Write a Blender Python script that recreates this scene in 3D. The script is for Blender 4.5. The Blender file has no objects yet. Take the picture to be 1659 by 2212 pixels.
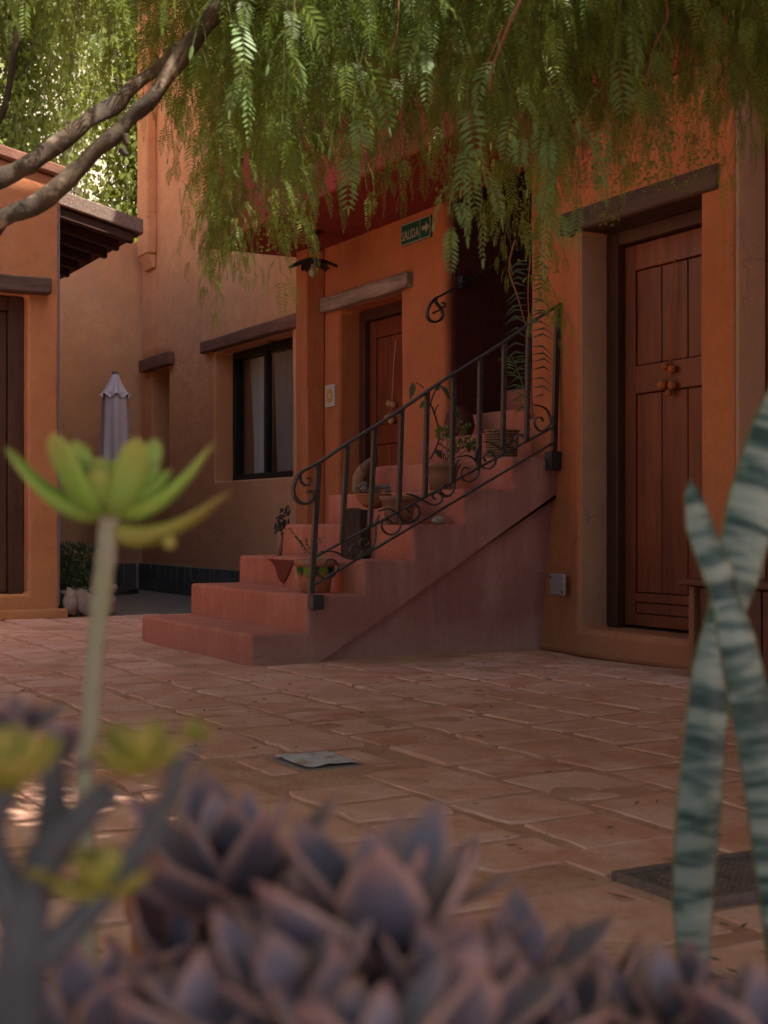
import bpy, bmesh, math, random
from mathutils import Vector, Matrix, noise, Euler
R = math.radians
rnd = random.Random(7)
sc = bpy.context.scene
COL = sc.collection

# ------------------------------------------------------------------ camera
CH = 0.68                                   # camera height
SY, CY = 0.4819, 0.8762                     # view direction in plan (x, y)
cam_d = bpy.data.cameras.new('camera')
cam = bpy.data.objects.new('camera', cam_d)
COL.objects.link(cam)
cam.location = (0, 0, CH)
cam.rotation_euler = (R(90), 0, -math.atan2(SY, CY))
cam_d.sensor_fit = 'VERTICAL'
cam_d.sensor_height = 36
cam_d.lens = 3000 / 2212 * 36
cam_d.shift_y = (1130 - 1106) / 2212
cam_d.clip_start = 0.02
cam_d.clip_end = 2000
cam_d.dof.use_dof = True
cam_d.dof.focus_distance = 6.2
cam_d.dof.aperture_fstop = 7.0
sc.camera = cam

# ------------------------------------------------------------------ light
SUN_EL, SUN_AZ = 56.0, 150.0                # azimuth clockwise from +Y
w = bpy.data.worlds.new('World')
sc.world = w
w.use_nodes = True
nt = w.node_tree
bg = nt.nodes['Background']
sky = nt.nodes.new('ShaderNodeTexSky')
sky.sky_type = 'NISHITA'
sky.sun_disc = False
sky.sun_elevation = R(SUN_EL)
sky.sun_rotation = R(SUN_AZ)
sky.air_density = 0.8
sky.dust_density = 4.0
sky.ozone_density = 0.4
nt.links.new(sky.outputs[0], bg.inputs[0])
bg.inputs[1].default_value = 0.10
sd = bpy.data.lights.new('sun', 'SUN')
sd.energy = 4.5
sd.angle = R(0.5)
sd.color = (1, 0.95, 0.86)
sun = bpy.data.objects.new('sun', sd)
COL.objects.link(sun)
sdir = Vector((math.sin(R(SUN_AZ)) * math.cos(R(SUN_EL)), math.cos(R(SUN_AZ)) * math.cos(R(SUN_EL)), math.sin(R(SUN_EL))))
sun.rotation_euler = sdir.to_track_quat('Z', 'Y').to_euler()
sc.view_settings.view_transform = 'Standard'
sc.view_settings.look = 'None'
sc.view_settings.gamma = 1
sc.view_settings.use_curve_mapping = False
sc.view_settings.exposure = 1.2
sc.cycles.use_denoising = True
sc.cycles.max_bounces = 8
sc.cycles.diffuse_bounces = 4
sc.cycles.transmission_bounces = 4
sc.cycles.transparent_max_bounces = 6
sc.cycles.sample_clamp_indirect = 6

# ------------------------------------------------------------------ measuring helpers (real planes)
F = 3000.0
def ray(u, v):
    s = (u - 829.5) / F
    return Vector((SY + CY * s, CY - SY * s, (1130 - v) / F))
def at(u, v, D):
    r = ray(u, v) * D
    return Vector((r.x, r.y, CH + r.z))
def onX(u, v, X): return at(u, v, X / ray(u, v).x)
def onY(u, v, Y): return at(u, v, Y / ray(u, v).y)
def onZ(u, v, Z=0): return at(u, v, (Z - CH) / ray(u, v).z)

# ------------------------------------------------------------------ object helpers
def tag(o, label=None, cat=None, group=None, kind=None):
    if label: o['label'] = label
    if cat: o['category'] = cat
    if group: o['group'] = group
    if kind: o['kind'] = kind
    return o
def empty(name, loc=(0, 0, 0), label=None, cat=None, group=None, rot=(0, 0, 0)):
    o = bpy.data.objects.new(name, None)
    COL.objects.link(o)
    o.location = loc
    o.rotation_euler = rot
    o.empty_display_size = 0.1
    return tag(o, label, cat, group)
def mobj(name, me, mat=None, parent=None):
    o = bpy.data.objects.new(name, me)
    COL.objects.link(o)
    if mat and not me.materials: me.materials.append(mat)
    if parent: o.parent = parent
    return o
def obj(name, bm, mat, parent=None, smooth=False, bevel=0, seg=2, local=False, angle=40):
    """bm in world coordinates unless local; becomes one mesh object"""
    bmesh.ops.recalc_face_normals(bm, faces=bm.faces[:])
    me = bpy.data.meshes.new(name)
    if parent and not local:
        p = parent
        m = Matrix.Identity(4)
        chain = []
        while p: chain.append(p); p = p.parent
        for q in reversed(chain): m = m @ Matrix.LocRotScale(q.location, q.rotation_euler, q.scale)
        bm.transform(m.inverted())
    bm.to_mesh(me); bm.free()
    if smooth:
        for p in me.polygons: p.use_smooth = True
    o = mobj(name, me, mat, parent)
    if bevel:
        b = o.modifiers.new('bevel', 'BEVEL')
        b.width = bevel; b.segments = seg; b.limit_method = 'ANGLE'; b.angle_limit = R(angle)
        b.harden_normals = False
        for p in me.polygons: p.use_smooth = True
        me.set_sharp_from_angle(angle=R(50))
    return o
def copy_obj(o, parent=None, loc=None, rot=None, scale=None):
    c = o.copy(); COL.objects.link(c)
    if parent is not None: c.parent = parent
    if loc is not None: c.location = loc
    if rot is not None: c.rotation_euler = rot
    if scale is not None: c.scale = scale if hasattr(scale, '__len__') else (scale,) * 3
    return c
def box(bm, a, b):
    x0, y0, z0 = min(a[0], b[0]), min(a[1], b[1]), min(a[2], b[2])
    x1, y1, z1 = max(a[0], b[0]), max(a[1], b[1]), max(a[2], b[2])
    vs = [bm.verts.new(p) for p in ((x0, y0, z0), (x1, y0, z0), (x1, y1, z0), (x0, y1, z0), (x0, y0, z1), (x1, y0, z1), (x1, y1, z1), (x0, y1, z1))]
    for f in ((0, 3, 2, 1), (4, 5, 6, 7), (0, 1, 5, 4), (1, 2, 6, 5), (2, 3, 7, 6), (3, 0, 4, 7)):
        bm.faces.new([vs[i] for i in f])
    return vs
def boxb(a, b):
    bm = bmesh.new(); box(bm, a, b); return bm
def tube(bm, pts, r, n=8, flat=None, caps=True):
    """tube along points; r number or list; flat=(axis vector, factor) squashes"""
    pts = [Vector(p) for p in pts]
    rs = r if hasattr(r, '__len__') else [r] * len(pts)
    rings = []; up = Vector((0, 0, 1))
    prev = None
    for i, p in enumerate(pts):
        t = (pts[min(i + 1, len(pts) - 1)] - pts[max(i - 1, 0)]).normalized()
        if prev is None:
            a = t.cross(up)
            if a.length < 1e-3: a = t.cross(Vector((1, 0, 0)))
            a.normalize()
        else:
            a = (prev - t * prev.dot(t)).normalized()
        prev = a
        b = t.cross(a)
        ring = []
        for k in range(n):
            an = 2 * math.pi * k / n
            ring.append(bm.verts.new(p + (a * math.cos(an) + b * math.sin(an)) * rs[i]))
        rings.append(ring)
    for i in range(len(rings) - 1):
        for k in range(n):
            bm.faces.new((rings[i][k], rings[i][(k + 1) % n], rings[i + 1][(k + 1) % n], rings[i + 1][k]))
    if caps:
        bm.faces.new(rings[0][::-1]); bm.faces.new(rings[-1])
def lathe(bm, prof, c=(0, 0, 0), n=24, wob=0):
    c = Vector(c); rings = []
    for r_, z in prof:
        rings.append([bm.verts.new(c + Vector((math.cos(2 * math.pi * k / n) * r_ * (1 + wob * noise.noise(Vector((k * .7, z * 9, 0)))), math.sin(2 * math.pi * k / n) * r_, z))) for k in range(n)])
    for i in range(len(rings) - 1):
        for k in range(n):
            bm.faces.new((rings[i][k], rings[i][(k + 1) % n], rings[i + 1][(k + 1) % n], rings[i + 1][k]))
    bm.faces.new(rings[0][::-1]); bm.faces.new(rings[-1])
def blob(r=(1, 1, 1), sub=2, amp=.15, seed=0, f=1.6):
    bm = bmesh.new(); bmesh.ops.create_icosphere(bm, subdivisions=sub, radius=1)
    for v in bm.verts:
        n_ = noise.noise(v.co * f + Vector((seed * 7.1, seed, 0)))
        v.co = v.co * (1 + amp * n_)
        v.co = Vector((v.co.x * r[0], v.co.y * r[1], v.co.z * r[2]))
    return bm
def mover(bm, loc, rot=(0, 0, 0)):
    bm.transform(Matrix.LocRotScale(Vector(loc), Euler(rot), None)); return bm

def wall(axis, pos, a0, a1, z0, z1, thick, holes=(), wob=.006, cell=.22, seed=0):
    """solid wall: front face on plane axis=pos, body going +thick; a = other axis. holes (a0,a1,z0,z1) cut right through"""
    As = {a0, a1}; Zs = {z0, z1}
    for h in holes: As |= {h[0], h[1]}; Zs |= {h[2], h[3]}
    def fill(s):
        s = sorted(s); out = [s[0]]
        for p, q in zip(s, s[1:]):
            n = max(1, round((q - p) / cell))
            out += [p + (q - p) * i / n for i in range(1, n + 1)]
        return out
    As = fill(As); Zs = fill(Zs)
    def inh(a, z): return any(h[0] < a < h[1] and h[2] < z < h[3] for h in holes)
    bm = bmesh.new(); vc = {}
    def V(i, j, k):
        if (i, j, k) not in vc:
            a, z = As[i], Zs[j]
            d = noise.noise(Vector((a * 1.7 + seed * 9, z * 1.7, k * 3 + seed))) * wob
            d2 = noise.noise(Vector((a * 2.1, z * 2.1 + seed * 5, 7 + k))) * wob
            p = pos + (thick if k else 0) + d
            vc[i, j, k] = bm.verts.new((p, a + d2, z) if axis == 'x' else (a + d2, p, z))
        return vc[i, j, k]
    nA, nZ = len(As) - 1, len(Zs) - 1
    solid = [[not inh((As[i] + As[i + 1]) / 2, (Zs[j] + Zs[j + 1]) / 2) for j in range(nZ)] for i in range(nA)]
    S = lambda i, j: 0 <= i < nA and 0 <= j < nZ and solid[i][j]
    for i in range(nA):
        for j in range(nZ):
            if not solid[i][j]: continue
            bm.faces.new((V(i, j, 0), V(i + 1, j, 0), V(i + 1, j + 1, 0), V(i, j + 1, 0)))
            bm.faces.new((V(i, j, 1), V(i, j + 1, 1), V(i + 1, j + 1, 1), V(i + 1, j, 1)))
            if not S(i - 1, j): bm.faces.new((V(i, j, 0), V(i, j + 1, 0), V(i, j + 1, 1), V(i, j, 1)))
            if not S(i + 1, j): bm.faces.new((V(i + 1, j, 0), V(i + 1, j, 1), V(i + 1, j + 1, 1), V(i + 1, j + 1, 0)))
            if not S(i, j - 1): bm.faces.new((V(i, j, 0), V(i, j, 1), V(i + 1, j, 1), V(i + 1, j, 0)))
            if not S(i, j + 1): bm.faces.new((V(i, j + 1, 0), V(i + 1, j + 1, 0), V(i + 1, j + 1, 1), V(i, j + 1, 1)))
    return bm

# ------------------------------------------------------------------ materials
def ramp(nt, stops):
    n = nt.nodes.new('ShaderNodeValToRGB')
    e = n.color_ramp.elements
    while len(e) < len(stops): e.new(.5)
    for x, (p, c) in zip(e, stops):
        x.position = p; x.color = (*c, 1) if len(c) == 3 else c
    return n
def mat(name, col, rough=.85, spec=.3, metal=0):
    m = bpy.data.materials.new(name); m.use_nodes = True
    b = m.node_tree.nodes['Principled BSDF']
    b.inputs['Base Color'].default_value = (*col, 1)
    b.inputs['Roughness'].default_value = rough
    b.inputs['Specular IOR Level'].default_value = spec
    b.inputs['Metallic'].default_value = metal
    return m, m.node_tree, b
def pos_noise(nt, scale, detail=6, rough=.6, stretch=(1, 1, 1), obj_co=False):
    if obj_co:
        g = nt.nodes.new('ShaderNodeTexCoord'); out = g.outputs['Object']
    else:
        g = nt.nodes.new('ShaderNodeNewGeometry'); out = g.outputs['Position']
    mp = nt.nodes.new('ShaderNodeMapping'); mp.inputs['Scale'].default_value = stretch
    nt.links.new(out, mp.inputs[0])
    n = nt.nodes.new('ShaderNodeTexNoise')
    n.inputs['Scale'].default_value = scale; n.inputs['Detail'].default_value = detail; n.inputs['Roughness'].default_value = rough
    nt.links.new(mp.outputs[0], n.inputs['Vector'])
    return n.outputs['Fac']
def mix(nt, f, a, b, mode='MIX'):
    n = nt.nodes.new('ShaderNodeMix'); n.data_type = 'RGBA'; n.blend_type = mode
    for s, x in ((n.inputs[0], f), (n.inputs[6], a), (n.inputs[7], b)):
        if hasattr(x, 'is_linked'): nt.links.new(x, s)
        elif hasattr(x, '__len__'): s.default_value = (*x, 1)
        else: s.default_value = x
    return n.outputs[2]
def mapr(nt, v, a, b, c=0, d=1):
    n = nt.nodes.new('ShaderNodeMapRange')
    n.inputs[1].default_value = a; n.inputs[2].default_value = b; n.inputs[3].default_value = c; n.inputs[4].default_value = d
    nt.links.new(v, n.inputs[0]); return n.outputs[0]
def bump(nt, b, h, strength, dist=.01):
    n = nt.nodes.new('ShaderNodeBump'); n.inputs['Strength'].default_value = strength; n.inputs['Distance'].default_value = dist
    nt.links.new(h, n.inputs['Height']); nt.links.new(n.outputs[0], b.inputs['Normal'])
def math_n(nt, op, a, b=0.0):
    n = nt.nodes.new('ShaderNodeMath'); n.operation = op
    for s, x in ((n.inputs[0], a), (n.inputs[1], b)):
        if hasattr(x, 'is_linked'): nt.links.new(x, s)
        else: s.default_value = x
    return n.outputs[0]

def stucco(name, c1, c2, c3=None, streak=.5, bs=.35, zdirt=None, rough=.92):
    m, nt, b = mat(name, c1, rough, .15)
    col = mix(nt, mapr(nt, pos_noise(nt, 1.6, 7, .62), .35, .65), c1, c2)
    col = mix(nt, math_n(nt, 'MULTIPLY', mapr(nt, pos_noise(nt, 2.2, 6, .7, (3, 3, .35)), .48, .72), streak), col, c3 or c2)
    col = mix(nt, math_n(nt, 'MULTIPLY', mapr(nt, pos_noise(nt, 5.2, 8, .72),   .42, .62), .38), col, tuple(x * .70 for x in c1))
    fine = pos_noise(nt, 38, 5, .7)
    col = mix(nt, math_n(nt, 'MULTIPLY', mapr(nt, fine, .35, .75), .35), col, tuple(x * .72 for x in c1))
    if zdirt:
        g = nt.nodes.new('ShaderNodeNewGeometry'); s = nt.nodes.new('ShaderNodeSeparateXYZ'); nt.links.new(g.outputs['Position'], s.inputs[0])
        zz = math_n(nt, 'ADD', s.outputs[2], math_n(nt, 'MULTIPLY', pos_noise(nt, 1.3, 5, .6), zdirt[2]))
        col = mix(nt, mapr(nt, zz, zdirt[0] + zdirt[2] * .5, zdirt[1] + zdirt[2] * .5, zdirt[4] if len(zdirt) > 4 else .8, 0), col, zdirt[3])
    nt.links.new(col, b.inputs['Base Color'])
    h = math_n(nt, 'ADD', math_n(nt, 'MULTIPLY', pos_noise(nt, 7, 4, .55), 1.6), math_n(nt, 'MULTIPLY', pos_noise(nt, 60, 5, .7), .5))
    h = math_n(nt, 'ADD', h, math_n(nt, 'MULTIPLY', pos_noise(nt, 17, 3, .5, (1, 1, .45)), .8))
    vo = nt.nodes.new('ShaderNodeTexVoronoi'); vo.feature = 'DISTANCE_TO_EDGE'; vo.inputs['Scale'].default_value = .9
    gg = nt.nodes.new('ShaderNodeNewGeometry'); nz = nt.nodes.new('ShaderNodeTexNoise'); nz.inputs['Scale'].default_value = 3; nz.inputs['Detail'].default_value = 6
    vm = nt.nodes.new('ShaderNodeVectorMath'); vm.operation = 'MULTIPLY_ADD'; vm.inputs[1].default_value = (.5, .5, .5)
    nt.links.new(gg.outputs['Position'], nz.inputs['Vector']); nt.links.new(nz.outputs['Color'], vm.inputs[0]); nt.links.new(gg.outputs['Position'], vm.inputs[2]); nt.links.new(vm.outputs[0], vo.inputs['Vector'])
    crack = math_n(nt, 'MULTIPLY', mapr(nt, vo.outputs['Distance'], 0, .006, 1, 0), mapr(nt, pos_noise(nt, .9, 3, .5), .5, .6))
    nt.links.new(mix(nt, math_n(nt, 'MULTIPLY', crack, .45), col, tuple(x * .35 for x in c1)), b.inputs['Base Color'])
    bump(nt, b, h, bs * 1.35, .02)
    return m
ORANGE = (.52, .175, .070); ORANGE2 = (.42, .130, .050)
M = {}
M['orange'] = stucco('orange_stucco', ORANGE, ORANGE2, (.44, .21, .12), .5, .35, (.1, 1.0, .8, (.36, .17, .10), .5))
M['salmon'] = stucco('salmon_stucco', (.82, .40, .19), (.74, .33, .145), (.82, .46, .27), .6, .4, (.2, 2.0, 1.2, (.38, .215, .14), .8))
M['back'] = stucco('brown_back_stucco', (.80, .40, .19), (.62, .32, .17), (.58, .42, .3), .5, .35, (.4, 2.4, 1.2, (.34, .20, .13), .85))
M['grey'] = stucco('reveal_painted_light', (.46, .27, .18), (.40, .22, .14), (.42, .27, .2), .4)  # greyer colour carries how light falls on the front-facing sides
M['red'] = stucco('red_stair_stucco', (.50, .175, .108), (.38, .122, .078), (.54, .28, .2), .7, .45, (.0, .25, .3, (.40, .19, .14), .5))
M['pinkred'] = stucco('pink_side_stucco', (.38, .175, .15), (.28, .115, .105), (.47, .28, .235), .8, .45, (.02, .2, .3, (.40, .25, .21), .6))
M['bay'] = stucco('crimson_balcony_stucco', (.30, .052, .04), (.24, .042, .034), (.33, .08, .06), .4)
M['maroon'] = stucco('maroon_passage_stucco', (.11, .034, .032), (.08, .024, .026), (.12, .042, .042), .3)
M['left'] = stucco('burnt_orange_stucco', (.52, .21, .095), (.42, .16, .07), (.46, .24, .14), .5, .4, (.0, .6, .6, (.5, .23, .10), .4))
M['cream'] = mat('cream', (.62, .5, .33))[0]

def wood(name, c1, c2, rough=.55, spec=.35, axis=(1, 1, .08), rnd_amt=.25, scale=14):
    m, nt, b = mat(name, c1, rough, spec)
    g = pos_noise(nt, scale, 7, .65, axis, True)
    col = mix(nt, mapr(nt, g, .35, .68), c1, c2)
    g2 = pos_noise(nt, scale * 3.2, 5, .7, axis, True)
    col = mix(nt, math_n(nt, 'MULTIPLY', mapr(nt, g2, .5, .66), .55), col, tuple(x * .42 for x in c2))
    oi = nt.nodes.new('ShaderNodeObjectInfo')
    col = mix(nt, math_n(nt, 'MULTIPLY', oi.outputs['Random'], rnd_amt), col, tuple(x * .45 for x in c1))
    col = mix(nt, math_n(nt, 'MULTIPLY', mapr(nt, pos_noise(nt, 3, 4, .6), .45, .7), .4), col, tuple(x * .5 for x in c2))
    nt.links.new(col, b.inputs['Base Color'])
    bump(nt, b, g, .25, .006)
    return m
M['door'] = wood('red_brown_door_wood', (.26, .060, .020), (.13, .030, .011), .45, .4, rnd_amt=.45)
M['darkwood'] = wood('dark_lintel_wood', (.10, .05, .032), (.055, .026, .018), .7, .25, (1, .08, 1), 0)
M['paleold'] = wood('weathered_lintel_wood', (.40, .29, .22), (.20, .13, .095), .75, .2, (1, .1, 1), 0)
M['brownlintel'] = wood('brown_lintel_wood', (.28, .13, .085), (.15, .065, .045), .7, .25, (1, .1, 1), 0)
M['framewood'] = wood('dark_frame_wood', (.09, .033, .018), (.05, .02, .012), .5, .35, rnd_amt=.2)
M['stump'] = wood('old_stump_wood', (.075, .05, .035), (.03, .02, .015), .85, .2, (1, 1, .12), 0, 22)
M['drift'] = wood('driftwood', (.30, .18, .11), (.07, .045, .03), .85, .2, (1, 1, .2), 0, 16)

m, nt, b = mat('wrought_iron', (.055, .058, .062), .42, .5, .6)
f_ = pos_noise(nt, 60, 5, .6)
nt.links.new(mix(nt, mapr(nt, f_, .45, .7), (.05, .053, .058), (.11, .09, .08)), b.inputs['Base Color'])
nt.links.new(mapr(nt, f_, .3, .7, .32, .6), b.inputs['Roughness'])
bump(nt, b, f_, .2, .004)
M['iron'] = m
M['black'] = mat('black_plate', (.03, .033, .036), .5, .5, .2)[0]
M['darkroom'] = mat('painted_dark_interior', (.015, .011, .01), .9, .1)[0]  # near-black colour stands in for the shade of unlit rooms and hollows
m = bpy.data.materials.new('window_glass'); m.use_nodes = True; nt = m.node_tree; nt.nodes.remove(nt.nodes['Principled BSDF'])
tr = nt.nodes.new('ShaderNodeBsdfTransparent'); tr.inputs[0].default_value = (.85, .87, .87, 1); gl_ = nt.nodes.new('ShaderNodeBsdfGlossy'); gl_.inputs['Roughness'].default_value = .04
lw_ = nt.nodes.new('ShaderNodeLayerWeight'); lw_.inputs[0].default_value = .25; fr = nt.nodes.new('ShaderNodeMath'); fr.operation = 'MULTIPLY'; fr.inputs[1].default_value = .35; nt.links.new(lw_.outputs['Facing'], fr.inputs[0]); mx = nt.nodes.new('ShaderNodeMixShader')
nt.links.new(fr.outputs[0], mx.inputs[0]); nt.links.new(tr.outputs[0], mx.inputs[1]); nt.links.new(gl_.outputs[0], mx.inputs[2]); nt.links.new(mx.outputs[0], nt.nodes['Material Output'].inputs[0])
M['glass'] = m
m, nt, b = mat('curtain_cloth', (.85, .83, .80), .9, .1)
M['curtain'] = m
M['alu'] = mat('dark_window_frame', (.018, .02, .022), .4, .4, .3)[0]
M['platemetal'] = mat('grey_metal_plate', (.27, .22, .205), .6, .3, .1)[0]

# terracotta tile: random per object + island
def tile_mat():
    m, nt, b = mat('terracotta_tile', (.4, .17, .1), .72, .3)
    oi = nt.nodes.new('ShaderNodeObjectInfo'); gm = nt.nodes.new('ShaderNodeNewGeometry')
    r_ = math_n(nt, 'FRACT', math_n(nt, 'ADD', oi.outputs['Random'], gm.outputs['Random Per Island']))
    base = ramp(nt, [(0, (.56, .255, .165)), (.3, (.64, .35, .25)), (.55, (.54, .225, .14)), (.8, (.66, .38, .28)), (1, (.46, .16, .11))])
    nt.links.new(r_, base.inputs[0])
    col = base.outputs[0]
    col = mix(nt, mapr(nt, pos_noise(nt, 5.5, 7, .65), .38, .66), col, (.72, .45, .345))          # dusty bloom
    col = mix(nt, math_n(nt, 'MULTIPLY', mapr(nt, pos_noise(nt, 1.3, 6, .65), .46, .62), .5), col, (.46, .22, .125))
    col = mix(nt, math_n(nt, 'MULTIPLY', mapr(nt, pos_noise(nt, 55, 4, .7), .55, .75), .45), col, (.22, .12, .085))
    nt.links.new(col, b.inputs['Base Color'])
    nt.links.new(mapr(nt, pos_noise(nt, 6, 4, .6), .35, .7, .5, .85), b.inputs['Roughness'])
    h = math_n(nt, 'ADD', math_n(nt, 'MULTIPLY', pos_noise(nt, 9, 4, .6), 1.2), math_n(nt, 'MULTIPLY', pos_noise(nt, 60, 4, .6), .3))
    bump(nt, b, h, .5, .012)
    return m
M['tile'] = tile_mat()
m, nt, b = mat('dusty_mortar', (.3, .19, .14), .95, .1)
c_ = mix(nt, mapr(nt, pos_noise(nt, 4, 7, .7), .38, .62), (.44, .225, .14), (.60, .36, .25))
c_ = mix(nt, math_n(nt, 'MULTIPLY', mapr(nt, pos_noise(nt, 45, 5, .7), .5, .7), .6), c_, (.30, .165, .105))
nt.links.new(c_, b.inputs['Base Color']); bump(nt, b, pos_noise(nt, 60, 5, .7), .7, .01)
M['mortar'] = m
m, nt, b = mat('slate_paving', (.1, .105, .11), .6, .4)
v = nt.nodes.new('ShaderNodeTexVoronoi'); v.inputs['Scale'].default_value = 3.2
g = nt.nodes.new('ShaderNodeNewGeometry'); nt.links.new(g.outputs['Position'], v.inputs['Vector'])
c_ = mix(nt, mapr(nt, pos_noise(nt, 4, 6, .65), .35, .65), (.085, .09, .095), (.17, .15, .135))
nt.links.new(c_, b.inputs['Base Color']); bump(nt, b, pos_noise(nt, 12, 5, .6), .6, .01)
M['slate'] = m
def stone_mat(name, a, c, sc_=9):
    m, nt, b = mat(name, a, .85, .25)
    oi = nt.nodes.new('ShaderNodeObjectInfo')
    col = mix(nt, mapr(nt, pos_noise(nt, sc_, 7, .7), .35, .68), a, c)
    col = mix(nt, math_n(nt, 'MULTIPLY', oi.outputs['Random'], .5), col, tuple(x * .6 for x in c))
    nt.links.new(col, b.inputs['Base Color']); bump(nt, b, pos_noise(nt, 25, 6, .65), .6, .012)
    return m
M['fieldstone'] = stone_mat('brown_fieldstone', (.36, .26, .21), (.20, .135, .11))
M['bluestone'] = stone_mat('dark_blue_stone', (.10, .115, .125), (.06, .065, .07))
M['whitestone'] = stone_mat('pale_stone', (.48, .40, .36), (.36, .29, .26))
M['joint'] = mat('grey_mortar_joint', (.28, .27, .25), .95, .1)[0]
M['soil'] = stone_mat('dark_soil', (.09, .055, .04), (.04, .028, .022), 30)
M['terracotta'] = stucco('terracotta_pot', (.40, .16, .08), (.32, .12, .06), (.42, .26, .2), .6, .2)
M['oldpot'] = stucco('dusty_pot', (.27, .14, .085), (.2, .10, .065), (.30, .22, .17), .7, .2)

def leaf_mat(name, stops, trans=.35, rough=.45, tcol=None, patch=None):
    m = bpy.data.materials.new(name); m.use_nodes = True
    nt = m.node_tree; b = nt.nodes['Principled BSDF']
    b.inputs['Roughness'].default_value = rough; b.inputs['Specular IOR Level'].default_value = .4
    oi = nt.nodes.new('ShaderNodeObjectInfo'); gm = nt.nodes.new('ShaderNodeNewGeometry')
    a = math_n(nt, 'ADD', math_n(nt, 'MULTIPLY', oi.outputs['Random'], .55), math_n(nt, 'MULTIPLY', gm.outputs['Random Per Island'], .45))
    rp = ramp(nt, stops); nt.links.new(a, rp.inputs[0])
    nt.links.new(rp.outputs[0], b.inputs['Base Color'])
    t = nt.nodes.new('ShaderNodeBsdfTranslucent')
    if tcol: t.inputs[0].default_value = (*tcol, 1)
    else: nt.links.new(mix(nt, .6, rp.outputs[0], (.25, .30, .03)), t.inputs[0])
    mx = nt.nodes.new('ShaderNodeMixShader'); mx.inputs[0].default_value = trans
    nt.links.new(b.outputs[0], mx.inputs[1]); nt.links.new(t.outputs[0], mx.inputs[2])
    nt.links.new(mx.outputs[0], nt.nodes['Material Output'].inputs[0])
    return m
M['pepper'] = leaf_mat('pepper_leaf', [(0, (.06, .11, .025)), (.4, (.14, .22, .035)), (.7, (.22, .30, .045)), (1, (.32, .36, .055))], .45)
M['pepper_hero'] = leaf_mat('pepper_leaf_pale', [(0, (.13, .24, .08)), (1, (.20, .30, .09))], .3, .45)
M['berry'] = leaf_mat('green_berry', [(0, (.16, .19, .035)), (1, (.26, .27, .05))], .25, .35)
M['redberry'] = leaf_mat('pink_berry', [(0, (.30, .06, .05)), (1, (.38, .12, .07))], .15, .35)
M['twig'] = mat('green_twig', (.13, .13, .045), .6, .3)[0]
M['redtwig'] = mat('reddish_twig', (.26, .10, .06), .6, .3)[0]
m, nt, b = mat('pepper_bark', (.12, .09, .07), .85, .2)
n1 = pos_noise(nt, 9, 7, .7); n2 = pos_noise(nt, 16, 4, .55)
c_ = mix(nt, mapr(nt, n1, .38, .62), (.060, .047, .038), (.13, .09, .062))
c_ = mix(nt, mapr(nt, n2, .60, .72), c_, (.36, .27, .19))
nt.links.new(c_, b.inputs['Base Color']); bump(nt, b, n1, .8, .012)
M['bark'] = m
M['poplar'] = leaf_mat('poplar_leaf', [(0, (.14, .19, .04)), (.5, (.24, .28, .06)), (1, (.34, .35, .09))], .5)
M['poplarbark'] = mat('grey_poplar_bark', (.26, .22, .18), .9, .1)[0]
M['bush'] = leaf_mat('dark_bush_leaf', [(0, (.02, .04, .018)), (1, (.045, .08, .03))], .2)
M['geranium'] = leaf_mat('bright_pot_leaf', [(0, (.05, .12, .03)), (1, (.10, .2, .045))], .3)
M['grayleaf'] = leaf_mat('grey_brown_succulent', [(0, (.12, .10, .085)), (1, (.22, .2, .16))], .05)
M['darkleaf'] = leaf_mat('dull_vine_leaf', [(0, (.03, .055, .035)), (1, (.06, .10, .05))], .2)

# succulent leaves coloured by UV (u across, v along)
def succ_mat(name, mid, edge, tip, rough=.5, rim=.55, varied=.35, alt=None):
    m, nt, b = mat(name, mid, rough, .35)
    uv = nt.nodes.new('ShaderNodeUVMap'); uv.uv_map = 'UVMap'
    s = nt.nodes.new('ShaderNodeSeparateXYZ'); nt.links.new(uv.outputs[0], s.inputs[0])
    e = math_n(nt, 'ABSOLUTE', math_n(nt, 'SUBTRACT', math_n(nt, 'MULTIPLY', s.outputs[0], 2.0), 1.0))
    e = math_n(nt, 'ADD', e, math_n(nt, 'MULTIPLY', math_n(nt, 'SUBTRACT', pos_noise(nt, 40, 3, .5, (1, 1, 1), True), .5), .35))
    oi = nt.nodes.new('ShaderNodeObjectInfo')
    c = mid
    if alt: c = mix(nt, oi.outputs['Random'], mid, alt)
    c = mix(nt, mapr(nt, e, rim, 1.0), c, edge)
    c = mix(nt, mapr(nt, s.outputs[1], .72, 1.0), c, tip)
    c = mix(nt, math_n(nt, 'MULTIPLY', mapr(nt, pos_noise(nt, 25, 4, .6), .4, .7), varied), c, tuple(x * .6 for x in mid))
    nt.links.new(c, b.inputs['Base Color'])
    b.inputs['Subsurface Weight'].default_value = .08
    b.inputs['Subsurface Radius'].default_value = (.01, .006, .004)
    b.inputs['Subsurface Scale'].default_value = .3
    return m
M['purple'] = succ_mat('purple_rosette_leaf', (.095, .080, .115), (.52, .30, .25), (.44, .22, .19), .58, .6, .35, (.32, .27, .34))
M['green'] = succ_mat('green_rosette_leaf', (.30, .48, .075), (.38, .50, .09), (.46, .42, .10), .45, .6, .15, (.38, .54, .12))
M['yellowgreen'] = succ_mat('yellow_green_leaf', (.36, .34, .06), (.40, .32, .07), (.38, .26, .07), .5, .6, .2)
M['stem'] = stone_mat('pale_ringed_stem', (.46, .37, .29), (.34, .33, .17), 12)
M['greystem'] = stone_mat('grey_ringed_stem', (.17, .165, .18), (.09, .085, .09), 14)
m, nt, b = mat('mottled_sword_leaf', (.2, .26, .22), .45, .4)
uv = nt.nodes.new('ShaderNodeUVMap'); uv.uv_map = 'UVMap'
mp = nt.nodes.new('ShaderNodeMapping'); mp.inputs['Scale'].default_value = (.3, 30, 1); nt.links.new(uv.outputs[0], mp.inputs[0])
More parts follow.
